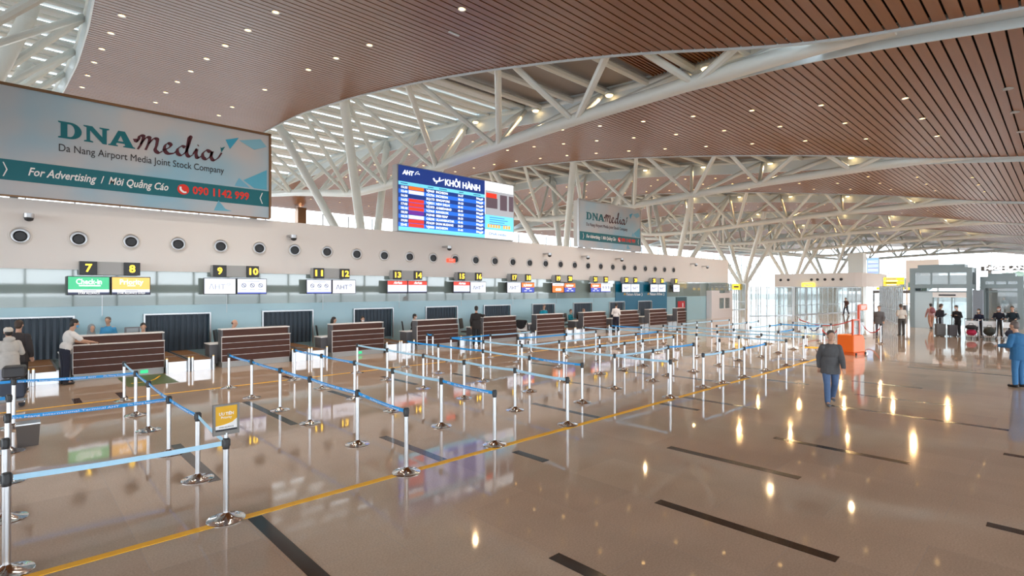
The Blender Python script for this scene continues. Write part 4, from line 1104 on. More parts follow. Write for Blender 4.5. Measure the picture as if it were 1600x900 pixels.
    if mask:
        g = MB(); g.ell(hp((0, .062, -.045)), (.062, .052, .052), 14, 10, rot); remesh(g, 'face_mask', .008, mat('mask_%s' % '_'.join('%03d' % int(c*999) for c in mask), mask, .7), t)
    if backpack:
        bp = MB(); bp.ell(chest + V((0, -.2, .0)), (.15, .10, .22), 14, 10); bp.ell(chest + V((0, -.28, -.07)), (.11, .06, .10), 12, 8)
        bo = remesh(bp, 'backpack', .015, mat('backpack_%s' % '_'.join('%03d' % int(c*999) for c in backpack), backpack, .7), None); bo.location = (x, y, z); bo.rotation_euler = (0, 0, math.radians(face))
        tag(bo, 'dark red backpack worn by the person passing the lift doors' if x < 50 else 'brown backpack worn by the person beyond the orange machine', 'backpack')
    return t
def seatpos(p): return p

W_ = (.78, .76, .74)
person('person in white polo shirt and blue mask leaning on the nearest counter', 1.16, 19.05, -78, 'lean', 1.76, (.74, .72, .70), (.012, .016, .035), mask=(.10, .38, .72), sleeves='short', vox=.009)
person('person in grey hooded top and pale cap, seen from behind at the left edge', .05, 17.55, 12, 'cart', 1.66, (.50, .48, .45), (.33, .35, .42), hood=True, coat=True, cap=((.62, .58, .52), False), vox=.010)
person('person in long dark coat standing beside the grey hooded one', .22, 18.5, -20, 'stand', 1.78, (.035, .030, .032), (.012, .012, .014), coat=True, hair=(.05, .03, .02), vox=.010)
person('person in grey headscarf seated behind the nearest counter', 1.92, 21.2, 190, 'sit', 1.74, (.30, .42, .45), scarf=(.20, .24, .26), hairstyle=None)
person('person in blue top standing behind the desk of the nearest counter', 2.45, 22.0, 150, 'stand', 1.66, (.06, .30, .55), hair=(.12, .09, .08))
person('person in white shirt with black hair seated at the right end of the nearest counter', 3.25, 21.0, 178, 'sit', 1.74, (.75, .70, .66))
person('person with receding hair and red top seated behind counter 9', 5.95, 21.0, 240, 'sit', 1.74, (.42, .02, .025), hair=(.10, .05, .04), hairstyle='bald')
person('person in dark suit with long dark hair seated behind counter 11', 9.75, 21.0, 230, 'sit', 1.70, (.018, .018, .022), hairstyle='long')
person('person in dark jacket and white mask seated behind counter 12', 11.1, 21.0, 170, 'sit', 1.68, (.02, .02, .025), hairstyle='bun', mask=(.72, .72, .75))
person('person in dark suit and white mask seated behind counter 13', 13.68, 21.0, 230, 'sit', 1.70, (.018, .018, .020), mask=(.70, .70, .74))
person('person in black coat with one arm on the counter numbered 15', 15.87, 19.05, -40, 'reach', 1.80, (.022, .020, .020), (.016, .016, .018), coat=True)
person('person in teal uniform standing behind counter 17', 22.5, 20.95, 160, 'look', 1.72, (.0, .26, .38), hair=(.16, .11, .09))
person('person in teal uniform seated at the left end of counter 19', 25.1, 21.15, 195, 'sit', 1.62, (.0, .24, .34), hair=(.10, .05, .04))
person('person with fair face seated mid counter 19', 26.3, 21.1, 180, 'sit', 1.62, (.35, .08, .06), hair=(.2, .11, .08))
person('person in white shirt and dark trousers standing before counter 21', 26.95, 19.05, -70, 'look', 1.76, (.78, .76, .76), (.012, .013, .03), sleeves='long', vox=.012)
person('person in grey jacket and blue jeans walking alone across the open floor', 13.55, 3.72, 118, 'walk', 1.64, (.085, .085, .09), (.075, .13, .25), coat=True, hair=(.10, .08, .07), shoes=(.10, .10, .11), vox=.009)
person('person in blue jacket at the right edge of the photo, bending over a trolley', 19.55, .9, -30, 'cart', 1.72, (.03, .14, .30), (.04, .16, .34), coat=True, hair=(.14, .11, .10), vox=.010)
person('person in cream shirt and grey trousers standing by the lift', 37.1, 6.55, -50, 'look', 1.74, (.72, .66, .58), (.07, .065, .06), sleeves='short', hair=(.10, .07, .05))
person('person in grey sweater with backpack passing the lift doors', 44.4, 6.25, -60, 'walk', 1.66, (.45, .25, .25), (.42, .22, .15), backpack=(.22, .07, .08), vox=.014)
person('person in dark jacket behind the upright suitcases, back to the hall', 38.6, 5.05, -130, 'look', 1.76, (.03, .03, .04), (.03, .03, .035), hair=(.08, .04, .03), mask=(.6, .62, .66), vox=.013)
person('person in black clothes and mask bent over a phone beside the suitcases', 38.5, 4.25, 60, 'look', 1.70, (.012, .012, .014), (.02, .02, .024), mask=(.62, .64, .68), vox=.013)
person('person in navy top and white mask behind the red bag trolley', 38.9, 3.35, 70, 'cart', 1.52, (.014, .018, .045), (.03, .03, .04), hairstyle='long', mask=(.78, .76, .72), vox=.013)
person('person in dark jacket with reddish hair behind the middle trolley', 38.9, 2.55, 80, 'cart', 1.66, (.018, .022, .035), (.03, .03, .03), hair=(.15, .05, .04), hairstyle='long', mask=(.65, .68, .72), vox=.013)
person('person in dark teal sweater with white print behind the white trolley', 38.6, 2.0, 80, 'cart', 1.70, (.012, .025, .035), (.02, .02, .025), vox=.013)
person('person in dark brown clothes with backpack walking beyond the orange machine', 63.2, 15.9, 60, 'walk', 1.76, (.07, .03, .025), (.012, .014, .03), backpack=(.09, .035, .03), vox=.016)
person('person in grey jacket walking by the far belt posts', 34.7, 7.15, 100, 'walk', 1.70, (.12, .11, .11), (.10, .10, .11), coat=True, hair=(.1, .08, .07), vox=.013)
person('person in dark blue waiting by the far shop counter', 80.5, 4.9, 90, 'stand', 1.72, (.02, .06, .07), (.02, .04, .05), vox=.018)

# ------------------------------------------------------------------ staff chairs
def chair(x, y, face, label, h=.0):
    t = thing('office_chair', label, 'chair', (x, y, 0), math.radians(face), 'black chairs behind the counters')
    mb = MB(); mb.box(-.24, .24, -.23, .24, .46, .525); mb.build('seat', M_black, t, bevel=.03)
    mb = MB(); mb.hexa([(-.23, -.29, .64), (.23, -.29, .64), (.23, -.23, .64), (-.23, -.23, .64), (-.22, -.36, 1.16), (.22, -.36, 1.16), (.22, -.30, 1.16), (-.22, -.30, 1.16)]); mb.build('backrest', M_black, t, bevel=.03)
    mb = MB(); mb.tube([(0, 0, .08), (0, 0, .46)], .03, 10); mb.tube([(0, -.2, .49), (0, -.29, .54), (0, -.31, .70)], .02, 8); mb.build('column', M_steel, t, True)
    mb = MB()
    for q in range(5):
        a = 2*PI*q/5; mb.tube([(0, 0, .1), (.26*math.cos(a), .26*math.sin(a), .07)], .02, 6); mb.ell((.26*math.cos(a), .26*math.sin(a), .03), (.03, .03, .03), 8, 6)
    mb.build('base', M_black, t, True)
for x, y, f, n in ((1.92, 21.2, 190, 'under the person in the grey headscarf'), (3.25, 21.02, 178, 'at the right end of the nearest counter'), (5.75, 21.15, 240, 'under the person in the red top'), (9.45, 21.05, 250, 'under the person with long dark hair'),
                   (11.0, 21.02, 170, 'behind the right end of the third counter'), (13.5, 21.05, 240, 'under the suited person at counter 13'), (16.85, 21.0, 210, 'standing empty behind the black-coated person'), (24.4, 21.1, 200, 'standing empty at the left end of counter 19'),
                   (25.1, 21.17, 195, 'under the seated person in teal'), (26.3, 21.12, 180, 'under the fair-faced seated person'), (28.35, 21.0, 180, 'standing empty behind counter 21'), (33.0, 21.0, 190, 'standing empty behind counter 24')):
    chair(x, y, f, 'black office chair ' + n)

# ------------------------------------------------------------------ luggage and trolleys
def wheel(mb, x, y, r=.06, w=.035): mb.tube([(x - w/2, y, r), (x + w/2, y, r)], r, 12)
def trolley(x, y, face, label):
    """faces +Y: handle at the rear (-Y), platform in front"""
    t = thing('luggage_trolley', label, 'luggage trolley', (x, y, 0), math.radians(face), 'airport luggage trolleys')
    mb = MB()
    for s in (-1, 1):
        mb.tube([(s*.28, -.42, 1.02), (s*.28, -.40, .95), (s*.27, -.30, .25), (s*.25, -.25, .16), (s*.2, .45, .13)], .018, 8)
        mb.tube([(s*.28, -.34, .55), (s*.22, .2, .2)], .012, 6)
    mb.tube([(-.2, .45, .13), (.2, .45, .13)], .018, 8); mb.build('frame', M_steel, t, True)
    mb = MB(); mb.tube([(-.30, -.43, 1.03), (.30, -.43, 1.03)], .022, 10); mb.build('handle', M_black, t, True)
    mb = MB()
    for i in range(6): mb.tube([(-.2 + .08*i, -.24, .17), (-.17 + .068*i, .44, .15)], .009, 6)
    mb.box(-.24, .24, -.27, -.25, .17, .30); mb.build('platform', M_steel, t)
    mb = MB(); mb.hexa([(-.27, -.40, .62), (.27, -.40, .62), (.27, -.38, .62), (-.27, -.38, .62), (-.27, -.43, .92), (.27, -.43, .92), (.27, -.41, .92), (-.27, -.41, .92)]); mb.build('advert_plate', M_txt, t)
    for s in (-1, 1):
        mb = MB(); mb.tube([(s*.27, -.40, .70), (s*.27, -.18, .70), (s*.27, -.18, .88), (s*.27, -.42, .90)], .008, 6); mb.build('basket_side', M_steel, t, True)
    for wx, wy in ((-.24, -.22), (.24, -.22), (0, .40)):
        mb = MB(); wheel(mb, wx, wy); mb.build('wheel', M_rubber, t, True)
    return t
def suitcase(x, y, face, w, d, h, col, label, z=0, handle=.35):
    t = thing('suitcase', label, 'suitcase', (x, y, z), math.radians(face))
    m = mat('case_%s' % '_'.join('%03d' % int(c*999) for c in col), col, .45)
    mb = MB(); mb.box(-w/2, w/2, -d/2, d/2, .05, h); mb.build('shell', m, t, bevel=.04)
    mb = MB()
    for i in range(4): mb.box(-w/2 + w*(.2 + .2*i) - .008, -w/2 + w*(.2 + .2*i) + .008, -d/2 - .006, d/2 + .006, .12, h - .08)
    mb.build('rib', m, t)
    if handle:
        mb = MB(); mb.tube([(-.09, 0, h - .02), (-.09, 0, h + handle), (.09, 0, h + handle), (.09, 0, h - .02)], .009, 6); mb.build('pull_handle', M_steel, t, True)
    for sx in (-1, 1):
        mb = MB(); mb.tube([(sx*(w/2 - .06) - .015, 0, .03), (sx*(w/2 - .06) + .015, 0, .03)], .03, 10); mb.build('wheel', M_rubber, t, True)
    return t
def bag(x, y, z, r, col, label, name='travel_bag', face=0):
    t = thing(name, label, 'bag', (x, y, z), math.radians(face))
    m = mat('bag_%s' % '_'.join('%03d' % int(c*999) for c in col), col, .7)
    mb = MB(); mb.cap((-r[0] + r[2], 0, r[2]), (r[0] - r[2], 0, r[2]), r[2], r[2]*.96, 14); o = mb.build('body', m, t, True); o.scale = (1, r[1]/r[2], 1)
    mb = MB(); mb.tube([(-.09, 0, r[2]*1.85), (-.07, 0, r[2]*2 + .09), (.07, 0, r[2]*2 + .09), (.09, 0, r[2]*1.85)], .012, 6); mb.build('handle', m, t, True)
    return t
trolley(18.5, 18.35, -80, 'white and steel luggage trolley standing before the counter numbered 17')
# black jacket draped over its handle
jk = MB()
jk.cap((-.26, 0, .02), (.26, 0, .02), .07, .07); jk.ell((0, .10, -.17), (.30, .06, .24), 12, 8); jk.ell((.0, -.08, -.14), (.28, .06, .22), 12, 8); jk.cap((-.2, .15, -.1), (-.26, .17, -.4), .055, .05); jk.cap((.22, .14, -.1), (.27, .15, -.36), .055, .05)
j_ = remesh(jk, 'jacket', .02, mat('cloth_black_jacket', (.01, .01, .012), .85), None); j_.location = (18.08, 18.28, 1.06); j_.rotation_euler = (0, 0, math.radians(-80))
tag(j_, 'black jacket draped over the handle of the trolley before counter 17', 'jacket')
trolley(-.15, 16.2, -95, 'steel luggage trolley at the left edge by the blue belts')
suitcase(.10, 16.18, -95, .46, .42, .44, (.02, .03, .06), 'dark navy suitcase lying on the trolley at the left edge', .165, 0)
suitcase(.13, 16.18, -95, .44, .38, .30, (.035, .035, .04), 'black suitcase on top of the navy one on the left edge trolley', .61, 0)
bn = thing('waste_bin', 'small square brown-grey bin behind a queue post at the left edge', 'bin', (.26, 12.05, 0))
mb = MB(); mb.hexa([(-.13, -.13, 0), (.13, -.13, 0), (.13, .13, 0), (-.13, .13, 0), (-.15, -.15, .36), (.15, -.15, .36), (.15, .15, .36), (-.15, .15, .36)]); mb.build('body', mat('bin_brown', (.10, .08, .07), .4), bn)
mb = MB(); mb.box(-.155, .155, -.155, .155, .36, .38); mb.build('lid', M_steel, bn)
suitcase(38.0, 4.95, -60, .46, .30, .70, (.11, .10, .09), 'grey-brown upright suitcase with raised handle in the waiting group')
suitcase(38.1, 4.42, -60, .40, .28, .66, (.10, .09, .095), 'narrower grey upright suitcase beside the brown one')
tr = [(37.5, 3.55, 95, 'luggage trolley carrying red and dark bags in the waiting group'), (37.7, 2.85, 95, 'luggage trolley loaded with a bulky dark bag in the waiting group'), (37.2, 2.0, 100, 'luggage trolley with white advert plate in the waiting group'), (38.3, 1.2, 100, 'luggage trolley under a red suitcase at the right of the waiting group')]
for a in tr: trolley(*a)
bag(37.3, 3.55, .17, (.22, .18, .16), (.40, .01, .05), 'crimson travel bag low on the trolley in the waiting group', face=95)
bag(37.3, 3.56, .49, (.24, .18, .12), (.012, .012, .016), 'black travel bag lying on the crimson bag', face=95)
bag(37.5, 2.85, .17, (.25, .22, .24), (.03, .032, .025), 'bulky dark olive bag on the middle trolley of the waiting group', face=95)
bag(37.0, 2.0, .17, (.23, .2, .2), (.02, .03, .06), 'navy travel bag on the trolley with the white plate', face=100)
suitcase(38.1, 1.2, 100, .44, .34, .52, (.62, .02, .03), 'bright red suitcase on the rightmost trolley of the group', .17, 0)
bag(38.1, 1.2, .70, (.24, .14, .09), (.02, .02, .02), 'small black bag on the bright red suitcase', face=100)

# orange bag-wrapping machine
om = thing('wrapping_machine', 'bright orange baggage wrapping machine with tall mast beside the yellow line', 'machine', (24.75, 6.05, 0), math.radians(-14))
mb = MB(); mb.prism([(-.42, .10), (.42, .10), (.42, .55), (.34, .72), (.24, .80), (-.42, .80)], -.32, .32); mb.build('body', M_orange, om, bevel=.03)
mb = MB(); mb.box(-.44, .46, -.34, .34, 0, .10); mb.build('plinth', mat('orange_plinth', (.72, .12, .01), .4), om)
mb = MB(); mb.box(-.42, -.36, -.3, -.24, .80, 1.42); mb.box(.02, .09, -.3, -.23, .80, 2.0); mb.box(-.42, .09, -.3, -.25, 1.38, 1.43); mb.build('mast', mat('red_orange_mast', (.75, .10, .03), .35), om)
mb = MB(); mb.box(-.35, .02, -.285, -.275, .82, 1.36); mb.box(.10, .42, -.285, -.275, .82, 1.75); mb.build('film_screen', M_frost, om)
mb = MB(); mb.box(.09, .62, -.31, -.25, 1.78, 2.02); sb = mb.build('sign_board', mat('orange_sign', (.85, .22, .10), .4), om)
for q in range(3): 
    mb = MB(); mb.box(.15, .56 - .06*q, -.314, -.31, 1.94 - .055*q, 1.965 - .055*q); mb.build('small_print', M_txt, sb)
for wx in (-.3, .38):
    mb = MB(); mb.tube([(wx, -.37, .05), (wx, -.33, .05)], .05, 12); mb.build('wheel', M_rubber, om, True)
mb = MB(); mb.lathe([(.3, 0), (.3, .05), (0, .06)], (.62, 0, .0), 20); mb.build('turntable', M_steel, om, True)
# ------------------------------------------------------------------ glazed facades
n_win = 9
def facade(p0, p1, zt, step, label, zs=(1.2, 4.2, 7.0)):
    global n_win, n_trim
    a, b = Vector((*p0, 0)), Vector((*p1, 0)); d = b - a; L = d.length; u = d / L; n = Vector((-u.y, u.x, 0))
    mb = MB(); i = 0
    while i * step <= L + .01:
        c = a + u * (i * step); z1 = zt(c.y)
        q = [c - u*.05 - n*.1, c + u*.05 - n*.1, c + u*.05 + n*.1, c - u*.05 + n*.1]
        mb.hexa(q + [p + Vector((0, 0, z1)) for p in q]); i += 1
    for z in zs:
        q = [a - n*.06, b - n*.06, b + n*.06, a + n*.06]
        mb.hexa([p + Vector((0, 0, z - .05)) for p in q] + [p + Vector((0, 0, z + .05)) for p in q])
    n_trim += 1
    struct(mb.build('trim_%d' % n_trim, mat('mullion_grey', (.30, .33, .35), .5)), label + ' mullions')
    mb = MB(); za, zb = zt(a.y), zt(b.y)
    k = 24
    for j in range(k):
        s, e = a + u*(L*j/k), a + u*(L*(j+1)/k)
        mb.add([s, e, e + Vector((0, 0, zt(e.y))), s + Vector((0, 0, zt(s.y)))], [(0, 1, 2, 3)])
    n_win += 1
    struct(mb.build('window_%d' % n_win, M_glass), label + ' panes')
facade((-33, 58.2), (XE, 58.2), lambda y: 11.2, 3.1, 'north glass facade', (2.5, 6.2, 8.9))
facade((XE - .2, YS), (XE - .2, 58.2), lambda y: zc(y), 3.0, 'east glass facade', (3.2, 6.4))
mb = MB()
for i in range(60): mb.box(-32 + 3*i, -31.85 + 3*i, YS - .1, YS + .1, 0, zc(YS))
for za, zb in ((0, .15), (2.3, 3.1), (4.3, 4.45)): mb.box(-32, XE, YS - .08, YS + .08, za, zb)
n_trim += 1; struct(mb.build('trim_%d' % n_trim, MATS['mullion_grey']), 'mullions of the entrance facade behind the viewer')
mb = MB(); mb.box(22.4, 23.3, 56.4, 57.2, 0, 11.4); struct(mb.build('column_bronze', M_bronze), 'bronze clad column before the north glass facade')
mb = MB(); mb.box(51.4, 52.3, 56.4, 57.2, 0, 11.4); struct(mb.build('column_bronze', M_bronze), 'bronze clad column before the north glass facade')

# ------------------------------------------------------------------ end of the check-in wall
mb = MB(); mb.box(40.5, 42.3, YW - .02, YW + .03, 0, 2.0); dr = mb.build('door_1', mat('dark_teal_door', (.01, .07, .09), .35)); struct(dr, 'dark teal door at the end of the counters')
mb = MB(); mb.box(40.75, 41.95, YW - .04, YW - .02, 1.05, 1.65); po = tag(mb.build('poster', mat('red_poster', (.55, .02, .03), .5)), 'red poster on the dark teal door', 'poster')
mb = MB(); mb.box(41.5, 41.65, YW - .045, YW - .04, 1.15, 1.5); mb.build('white_figure', M_txt, po)
kq = thing('service_booth', 'white service booth with a window at the far end of the white wall', 'booth', (45.9, YW, 0))
mb = MB(); mb.box(0, 1.3, -.5, 0, 0, 2.55); mb.box(1.3, 4.3, -.5, 0, 0, .85); mb.box(1.3, 1.55, -.5, 0, .85, 2.55); mb.box(3.75, 4.3, -.5, 0, .85, 2.55); mb.box(1.55, 3.75, -.5, 0, 1.85, 2.3); mb.build('shell', mat('booth_white', (.72, .71, .74), .5), kq)
mb = MB(); mb.box(1.55, 3.75, -.44, -.42, .85, 1.85); mb.build('window_pane', M_frost, kq)
mb = MB(); mb.box(2.6, 2.7, -.52, -.4, .85, 1.85); mb.box(1.5, 3.8, -.53, -.40, .80, .87); mb.build('window_frame', M_txt, kq)
mb = MB(); mb.box(0, 4.3, -.5, -.2, 2.55, 3.2); mb.build('header', M_frost, kq)
ys = thing('hanging_sign', 'lit yellow oval sign at the end of the white wall', 'sign', (50.6, YW - .3, 2.62))
mb = MB(); mb.box(0, 1.9, -.06, .06, 0, .55); mb.build('panel', M_ysign, ys, bevel=.05)
mb = MB(); mb.box(.2, 1.3, -.07, -.06, .2, .36); mb.build('small_print', M_ink, ys)
mb = MB(); mb.lathe([(.30, -.08), (.30, .08)], (1.85, 0, .28), 24, 'y'); mb.build('round_end', mat('olive_sign', (.45, .38, .03), .4), ys)
mb = MB(); mb.box(-.6, .6, .06, .305, .22, .3); mb.build('hanger', M_steel, ys)

# ------------------------------------------------------------------ glass screens of the security area
def screen_wall(p0, p1, h, step, label, rail=True):
    a, b = Vector((*p0, 0)), Vector((*p1, 0)); d = b - a; L = d.length; u = d / L; n = Vector((-u.y, u.x, 0))
    t = thing('glass_screen', label, 'glass screen', (a.x, a.y, 0), math.atan2(u.y, u.x), 'glass screens of the security area')
    mb = MB(); m = max(1, int(round(L / step)))
    for i in range(m): mb.box(L*i/m + .03, L*(i+1)/m - .03, -.01, .01, .08, h)
    mb.build('glazing', M_frost, t)
    for i in range(m + 1):
        mb = MB(); mb.box(L*i/m - .03, L*i/m + .03, -.05, .05, 0, h + .05); mb.build('post', M_alu, t)
    mb = MB(); mb.box(0, L, -.03, .03, 0, .08); mb.box(0, L, -.03, .03, h - .04, h + .02); mb.box(0, L, -.02, .02, 1.0, 1.05); mb.build('rail', M_alu, t)
screen_wall((52.9, 21.6), (58.0, 19.4), 2.9, 1.2, 'tall glass screen running from the end of the white wall')
screen_wall((58.3, 19.3), (74.6, 17.2), 2.9, 1.3, 'long glass screen under the far portholed wall')
screen_wall((60.5, 12.4), (47.2, 8.3), 2.9, 1.1, 'glass screen between the yellow signs and the lift')
screen_wall((52, 30), (72, 30), 3.4, 1.6, 'rear glass screen behind the round column')
# far block with a row of portholes
fb = []
mb = MB()
poly = [(75.0, 27.3), (75.0, 18.8), (75.3, 18.0), (76.0, 17.4), (77.0, 17.2), (88.0, 17.2), (88.0, 18.0), (77.6, 18.0), (76.4, 18.8), (76.2, 19.6), (76.2, 27.3)]
n = len(poly); mb.add([(x, y, 3.0) for x, y in poly] + [(x, y, 4.72) for x, y in poly], [tuple(range(n))[::-1], tuple(range(n, 2*n))] + [(i, (i+1) % n, (i+1) % n + n, i + n) for i in range(n)])
struct(mb.build('wall_east_block', M_wall), 'far white wall band with portholes, rounded at its corner')
mb = MB(); mb.box(74.95, 75.1, 17.6, 27.2, 2.9, 3.0); mb.box(75.1, 76.2, 18.6, 27.3, 2.94, 3.0); struct(mb.build('ceiling_lobby', M_lgrey), 'lobby ceiling under the far block')
for i, y in enumerate((26.5, 25.55, 22.75, 22.05, 21.2, 20.3, 19.4)):
    o = MB(); o.lathe([(.17, 0), (.17, .05), (.12, .06), (.11, .02), (0, .02)], seg=16, axis='y')
    q = o.build('air_nozzle', M_black, None, True, loc=(75.0, y, 3.92), rot=(0, 0, -PI/2)); tag(q, 'dark air nozzle %s from the left on the far white block' % ORD[i], 'air vent', 'air nozzles of the far block')
for i in range(9):
    y = 17.6 + 1.15*i
    if i in (3,): continue
    mb = MB(); mb.box(75.1, 75.25, y - .06, y + .06, 0, 2.9); n_trim += 1; struct(mb.build('trim_%d' % n_trim, M_alu), 'mullion under the far block')
mb = MB(); mb.box(75.15, 75.2, 17.6, 27.2, 0, 2.9); n_win += 1; struct(mb.build('window_%d' % n_win, M_frost), 'glazing under the far block')
mb = MB(); mb.box(83.5, 84.5, 22.5, 24.3, 0, 2.8); tag(mb.build('cabinet', mat('tan_board', (.50, .36, .20), .6), None, bevel=.03), 'tan cabinet standing inside the far block lobby', 'cabinet')
t = thing('hanging_sign', 'lit yellow sign under the edge of the far white block', 'sign', (74.9, 23.4, 2.98))
mb = MB(); mb.box(-.08, .0, -1.05, .45, 0, .5); mb.build('panel', mat('bright_yellow_sign', (.95, .72, .05), .5, emit=1.0), t); 
mb = MB(); mb.box(-.09, -.08, -.8, .2, .18, .32); mb.build('small_print', M_txt, t)
mb = MB(); mb.box(79.5, 81.2, 18.1, 19.8, 0, 7.35); tag(mb.build('service_shaft', M_white, None, bevel=.02), 'white boxed shaft rising from the far white block', 'shaft')
t = thing('info_screen', 'tall bluish information screen standing above the far block', 'screen', (84, 17.4, 4.72))
mb = MB(); mb.box(0, .25, -.1, 1.3, 0, 2.2); mb.build('casing', M_lgrey, t)
mb = MB(); mb.box(-.02, 0, -.05, 1.25, .06, 2.14); p = mb.build('screen', em('screen_lightblue', (.25, .45, .72), .9), t)
for q in range(9):
    mb = MB(); mb.box(-.025, -.02, .02, 1.15, .2 + .19*q, .28 + .19*q); mb.build('text_row', E_w if q % 3 else em('screen_mauve', (.35, .30, .62), .9), p)
mb = MB(); mb.box(88, 88.3, 11.6, 15.1, 3.6, 6.6); mb.box(88, 88.3, 11.6, 11.8, 0, 3.6); mb.box(88, 88.3, 14.9, 15.1, 0, 3.6); tag(mb.build('display_hoarding', M_wall, None), 'plain white hoarding panel standing beyond the yellow direction signs', 'hoarding')
# stacked yellow direction signs
for i, z in enumerate((3.5, 3.13, 2.76)):
    t = thing('direction_sign', 'lit yellow direction board, %s of the stack of three by the lift' % ('top', 'middle', 'bottom')[i], 'sign', (61.6, 10.7, z), 0, 'stacked yellow direction boards')
    L = (1.62, 1.62, 1.3)[i]
    mb = MB(); mb.box(-.06, .06, 1.62 - L, 1.62, 0, .31); p = mb.build('board', M_ysign, t)
    mb = MB(); mb.box(-.065, -.06, 1.45 - L*.55, 1.45, .1, .2); mb.build('small_print', M_ink if i else M_txt, p)
    mb = MB(); mb.box(-.05, .05, 1.64, 1.70, -3.5, .36) if i == 0 else mb.box(-.05, .05, 1.63, 1.66, 0, .31); mb.build('bracket', M_alu, t)
# ------------------------------------------------------------------ lifts
def lift(x, y0, y1, h, label, doors=True):
    t = thing('glass_lift', label, 'lift', (x, y0, 0), 0)
    w = y1 - y0; dep = 2.4
    M_ls = mat('lift_steel', (.20, .245, .255), .4, .3)
    for yy in (0, w - .28):
        for xx in (0, dep - .2):
            mb = MB(); mb.box(xx, xx + .2, yy, yy + .28, 0, h); mb.build('corner_post', M_ls, t)
    mb = MB()
    for za, zb in ((h - .32, h), (2.72, 2.98), (2.44, 2.52)): mb.box(0, .18, .28, w - .28, za, zb); mb.box(dep - .18, dep, .28, w - .28, za, zb)
    for yy in (0.05, w - .2): mb.box(.2, dep - .2, yy, yy + .15, h - .32, h); mb.box(.2, dep - .2, yy, yy + .15, 2.72, 2.98)
    for yy in (w*.36, w*.64): mb.box(.05, .14, yy - .05, yy + .05, 2.98, h - .32)
    mb.box(dep*.4, dep*.55, .1, w - .1, 2.9, h - .5); mb.box(.3, dep - .3, .4, w - .4, h, h + .22)
    mb.build('beam', M_ls, t)
    mb = MB(); mb.box(.08, .11, .28, w - .28, 2.98, h - .32); mb.box(.2, dep - .2, .05, .08, .1, 2.7); mb.box(.2, dep - .2, w - .08, w - .05, .1, 2.7); mb.box(dep - .1, dep - .07, .28, w - .28, .1, h - .32); mb.build('glazing', M_frost, t)
    if doors:
        mb = MB(); mb.box(.04, .10, w*.62, w - .28, 0, 2.44); mb.build('steel_panel', mat('lift_panel', (.33, .37, .37), .35, .5), t)
        mb = MB(); mb.box(.05, .08, .3, w*.30, 0, 2.1); mb.box(.05, .08, w*.32, w*.60, 0, 2.1); mb.build('glass_door', M_frost, t)
        mb = MB(); mb.box(.02, .1, .28, w*.62, 2.1, 2.44); hd = mb.build('header', M_txt, t)
        mb = MB(); mb.box(.0, .02, w*.25, w*.52, 2.2, 2.3); mb.build('indicator', M_black, hd)
        mb = MB(); mb.box(.03, .09, w*.60, w*.62, 0, 2.1); mb.box(.03, .09, w*.30, w*.32, 0, 2.1); mb.build('door_jamb', M_ls, t)
    return t
lift(45.6, 4.3, 7.6, 4.1, 'grey steel framed glass lift with glazed doors')
lift(48.3, 2.0, 4.15, 3.5, 'lower steel framed glass enclosure just right of the lift', False)
mb = MB(); mb.box(45.4, 45.8, 3.75, 4.25, 0, 2.6); tag(mb.build('steel_pillar', mat('slate_panel', (.20, .24, .29), .45), None, bevel=.01), 'slate grey square pillar between the two lifts', 'pillar')
# ------------------------------------------------------------------ shops at the far right
sh = thing('shop_unit', 'white fronted shop with letter sign band at the far right', 'shop', (85, -10, 0))
mb = MB(); mb.box(0, 4, 0, 16.6, 3.55, 3.75); mb.box(3.6, 4, 0, 16.6, 0, 3.55); mb.box(0, .3, 16.3, 16.6, 0, 5.6); mb.box(0, .3, 0, .3, 0, 5.6); mb.build('shell', mat('shop_white', (.34, .34, .34), .6), sh)
mb = MB(); mb.box(-.1, .1, -1, 17.2, 4.88, 5.42); b_ = mb.build('sign_band', mat('sign_band_grey', (.09, .09, .09), .6), sh)
text('HIGHLANDS COFFEE', .5, mat('lit_white_letter', (1, 1, 1), .4, emit=1.6), 'sign_letters', b_, (-.11, 16.9, 5.15), FACE_W, bold=.02, width=7.6, depth=.02)
mb = MB(); mb.box(-.1, .1, 0, 15.9, 2.85, 3.45); b_ = mb.build('lower_sign', mat('mauve_sign', (.10, .095, .20), .6, emit=.25), sh)
for q in range(9):
    mb = MB(); mb.box(-.12, -.1, 15.3 - .75*q, 15.8 - .75*q, 3.05, 3.25); mb.build('sign_word', M_txt, b_)
mb = MB(); mb.box(-.2, .6, 0, 15.5, 0, 1.0); mb.build('serving_counter', mat('shop_counter', (.30, .31, .33), .5), sh)
mb = MB(); mb.box(3.3, 3.55, 2, 14.5, 1.3, 2.3); mb.build('menu_shelf', mat('shop_shelf', (.12, .115, .12), .6), sh)
mb = MB(); mb.box(-.15, .05, 13.9, 15.0, 0, 2.85); mb.build('side_panel', mat('slate_panel'), sh)
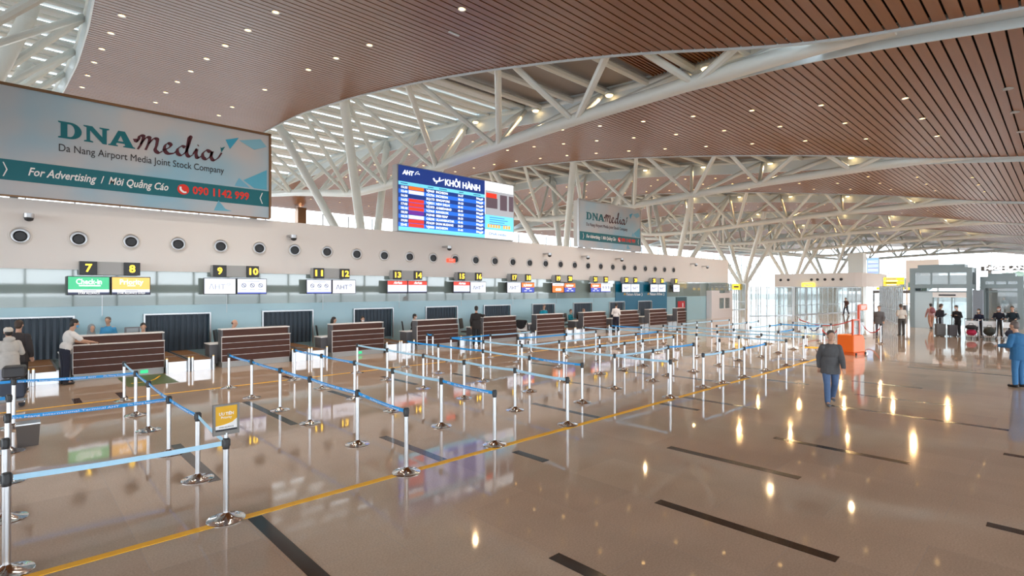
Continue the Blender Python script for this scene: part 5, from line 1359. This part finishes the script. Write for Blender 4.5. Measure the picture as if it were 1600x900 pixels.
# dark machines beyond the block (gates)
for i in range(5):
    t = thing('control_gate', 'dark control gate with white post, %s from the left beyond the glass screens' % ORD[i], 'gate', (67.6 + .25*i, 13.6 - .62*i, 0), 0, 'control gates beyond the screens')
    mb = MB(); mb.box(-.5, .5, -.12, .12, 0, 1.0); mb.build('cabinet', M_grey, t, bevel=.02)
    mb = MB(); mb.tube([(-.55, .2, 0), (-.55, .2, 1.15)], .04, 8); mb.build('post', M_txt, t, True)
t = thing('gate_canopy', 'dark canopy with small yellow lane signs above the control gates', 'canopy', (66.4, 10.6, 0))
mb = MB(); mb.box(-.2, .2, 0, 3.6, 2.25, 2.55); mb.box(-.1, .1, 0, .12, 0, 2.25); mb.box(-.1, .1, 3.48, 3.6, 0, 2.25); mb.build('frame', M_grey, t)
for q in range(5):
    mb = MB(); mb.box(-.26, -.2, .2 + .68*q, .55 + .68*q, 2.6, 2.85); mb.build('lane_sign', M_ysign, t)
mb = MB(); mb.box(-.22, -.2, .1, 3.5, 1.15, 1.25); mb.build('crossbar', M_txt, t)
# ------------------------------------------------------------------ outside, seen through the glass
def tree(x, y, h, r, label):
    t = thing('tree', label, 'tree', (x, y, -.5), 0, 'trees outside the glass')
    mb = MB(); mb.tube([(0, 0, 0), (.1, 0, h*.5), (0, .1, h*.75)], [.22, .16, .1], 8); mb.build('trunk', mat('bark', (.10, .07, .05), .9), t, True)
    mb = MB(); rr = random.Random(int(x*7 + y))
    for q in range(12):
        a = rr.random()*6.28; k = rr.random(); mb.ell((r*.6*k*math.cos(a), r*.6*k*math.sin(a), h*(.62 + .3*rr.random())), (r*.5, r*.5, r*.38), 10, 8)
    mb.build('crown', mat('foliage', (.045, .075, .045), .9, noise=.5, nscale=2.5), t, True)
for i, (x, y, h, r) in enumerate(((92, 68, 6.0, 4.2), (118, 69, 5.5, 4), (136, 68, 6, 4.5), (170, 46, 6.5, 4.5), (170, 27, 6, 4), (172, 8, 7, 4.5), (170, -12, 6.5, 4), (70, 70, 5, 3.5))):
    tree(x, y, h, r, 'dark green tree %s seen through the far glass' % ORD[i])
def building(x, y, sx, sy, h, label):
    t = thing('building', label, 'building', (x, y, -.5))
    mb = MB(); mb.box(0, sx, 0, sy, 0, h); mb.build('wall', mat('blue_grey_cladding', (.30, .38, .44), .6), t)
    mb = MB(); mb.box(-.6, sx + .6, -.6, sy + .6, h, h + .5); mb.build('roof', mat('pale_roof', (.45, .5, .54), .6), t)
    for q in range(int(sx // 4)):
        mb = MB(); mb.box(1 + 4*q, 3.6 + 4*q, -.05, 0, 1, h - 1.4); mb.build('window', mat('window_dark', (.06, .09, .12), .1), t)
    return t
building(100, 78, 40, 12, 5.2, 'low blue-grey building beyond the north facade')
building(185, -40, 12, 26, 5.5, 'low blue-grey building beyond the east facade')
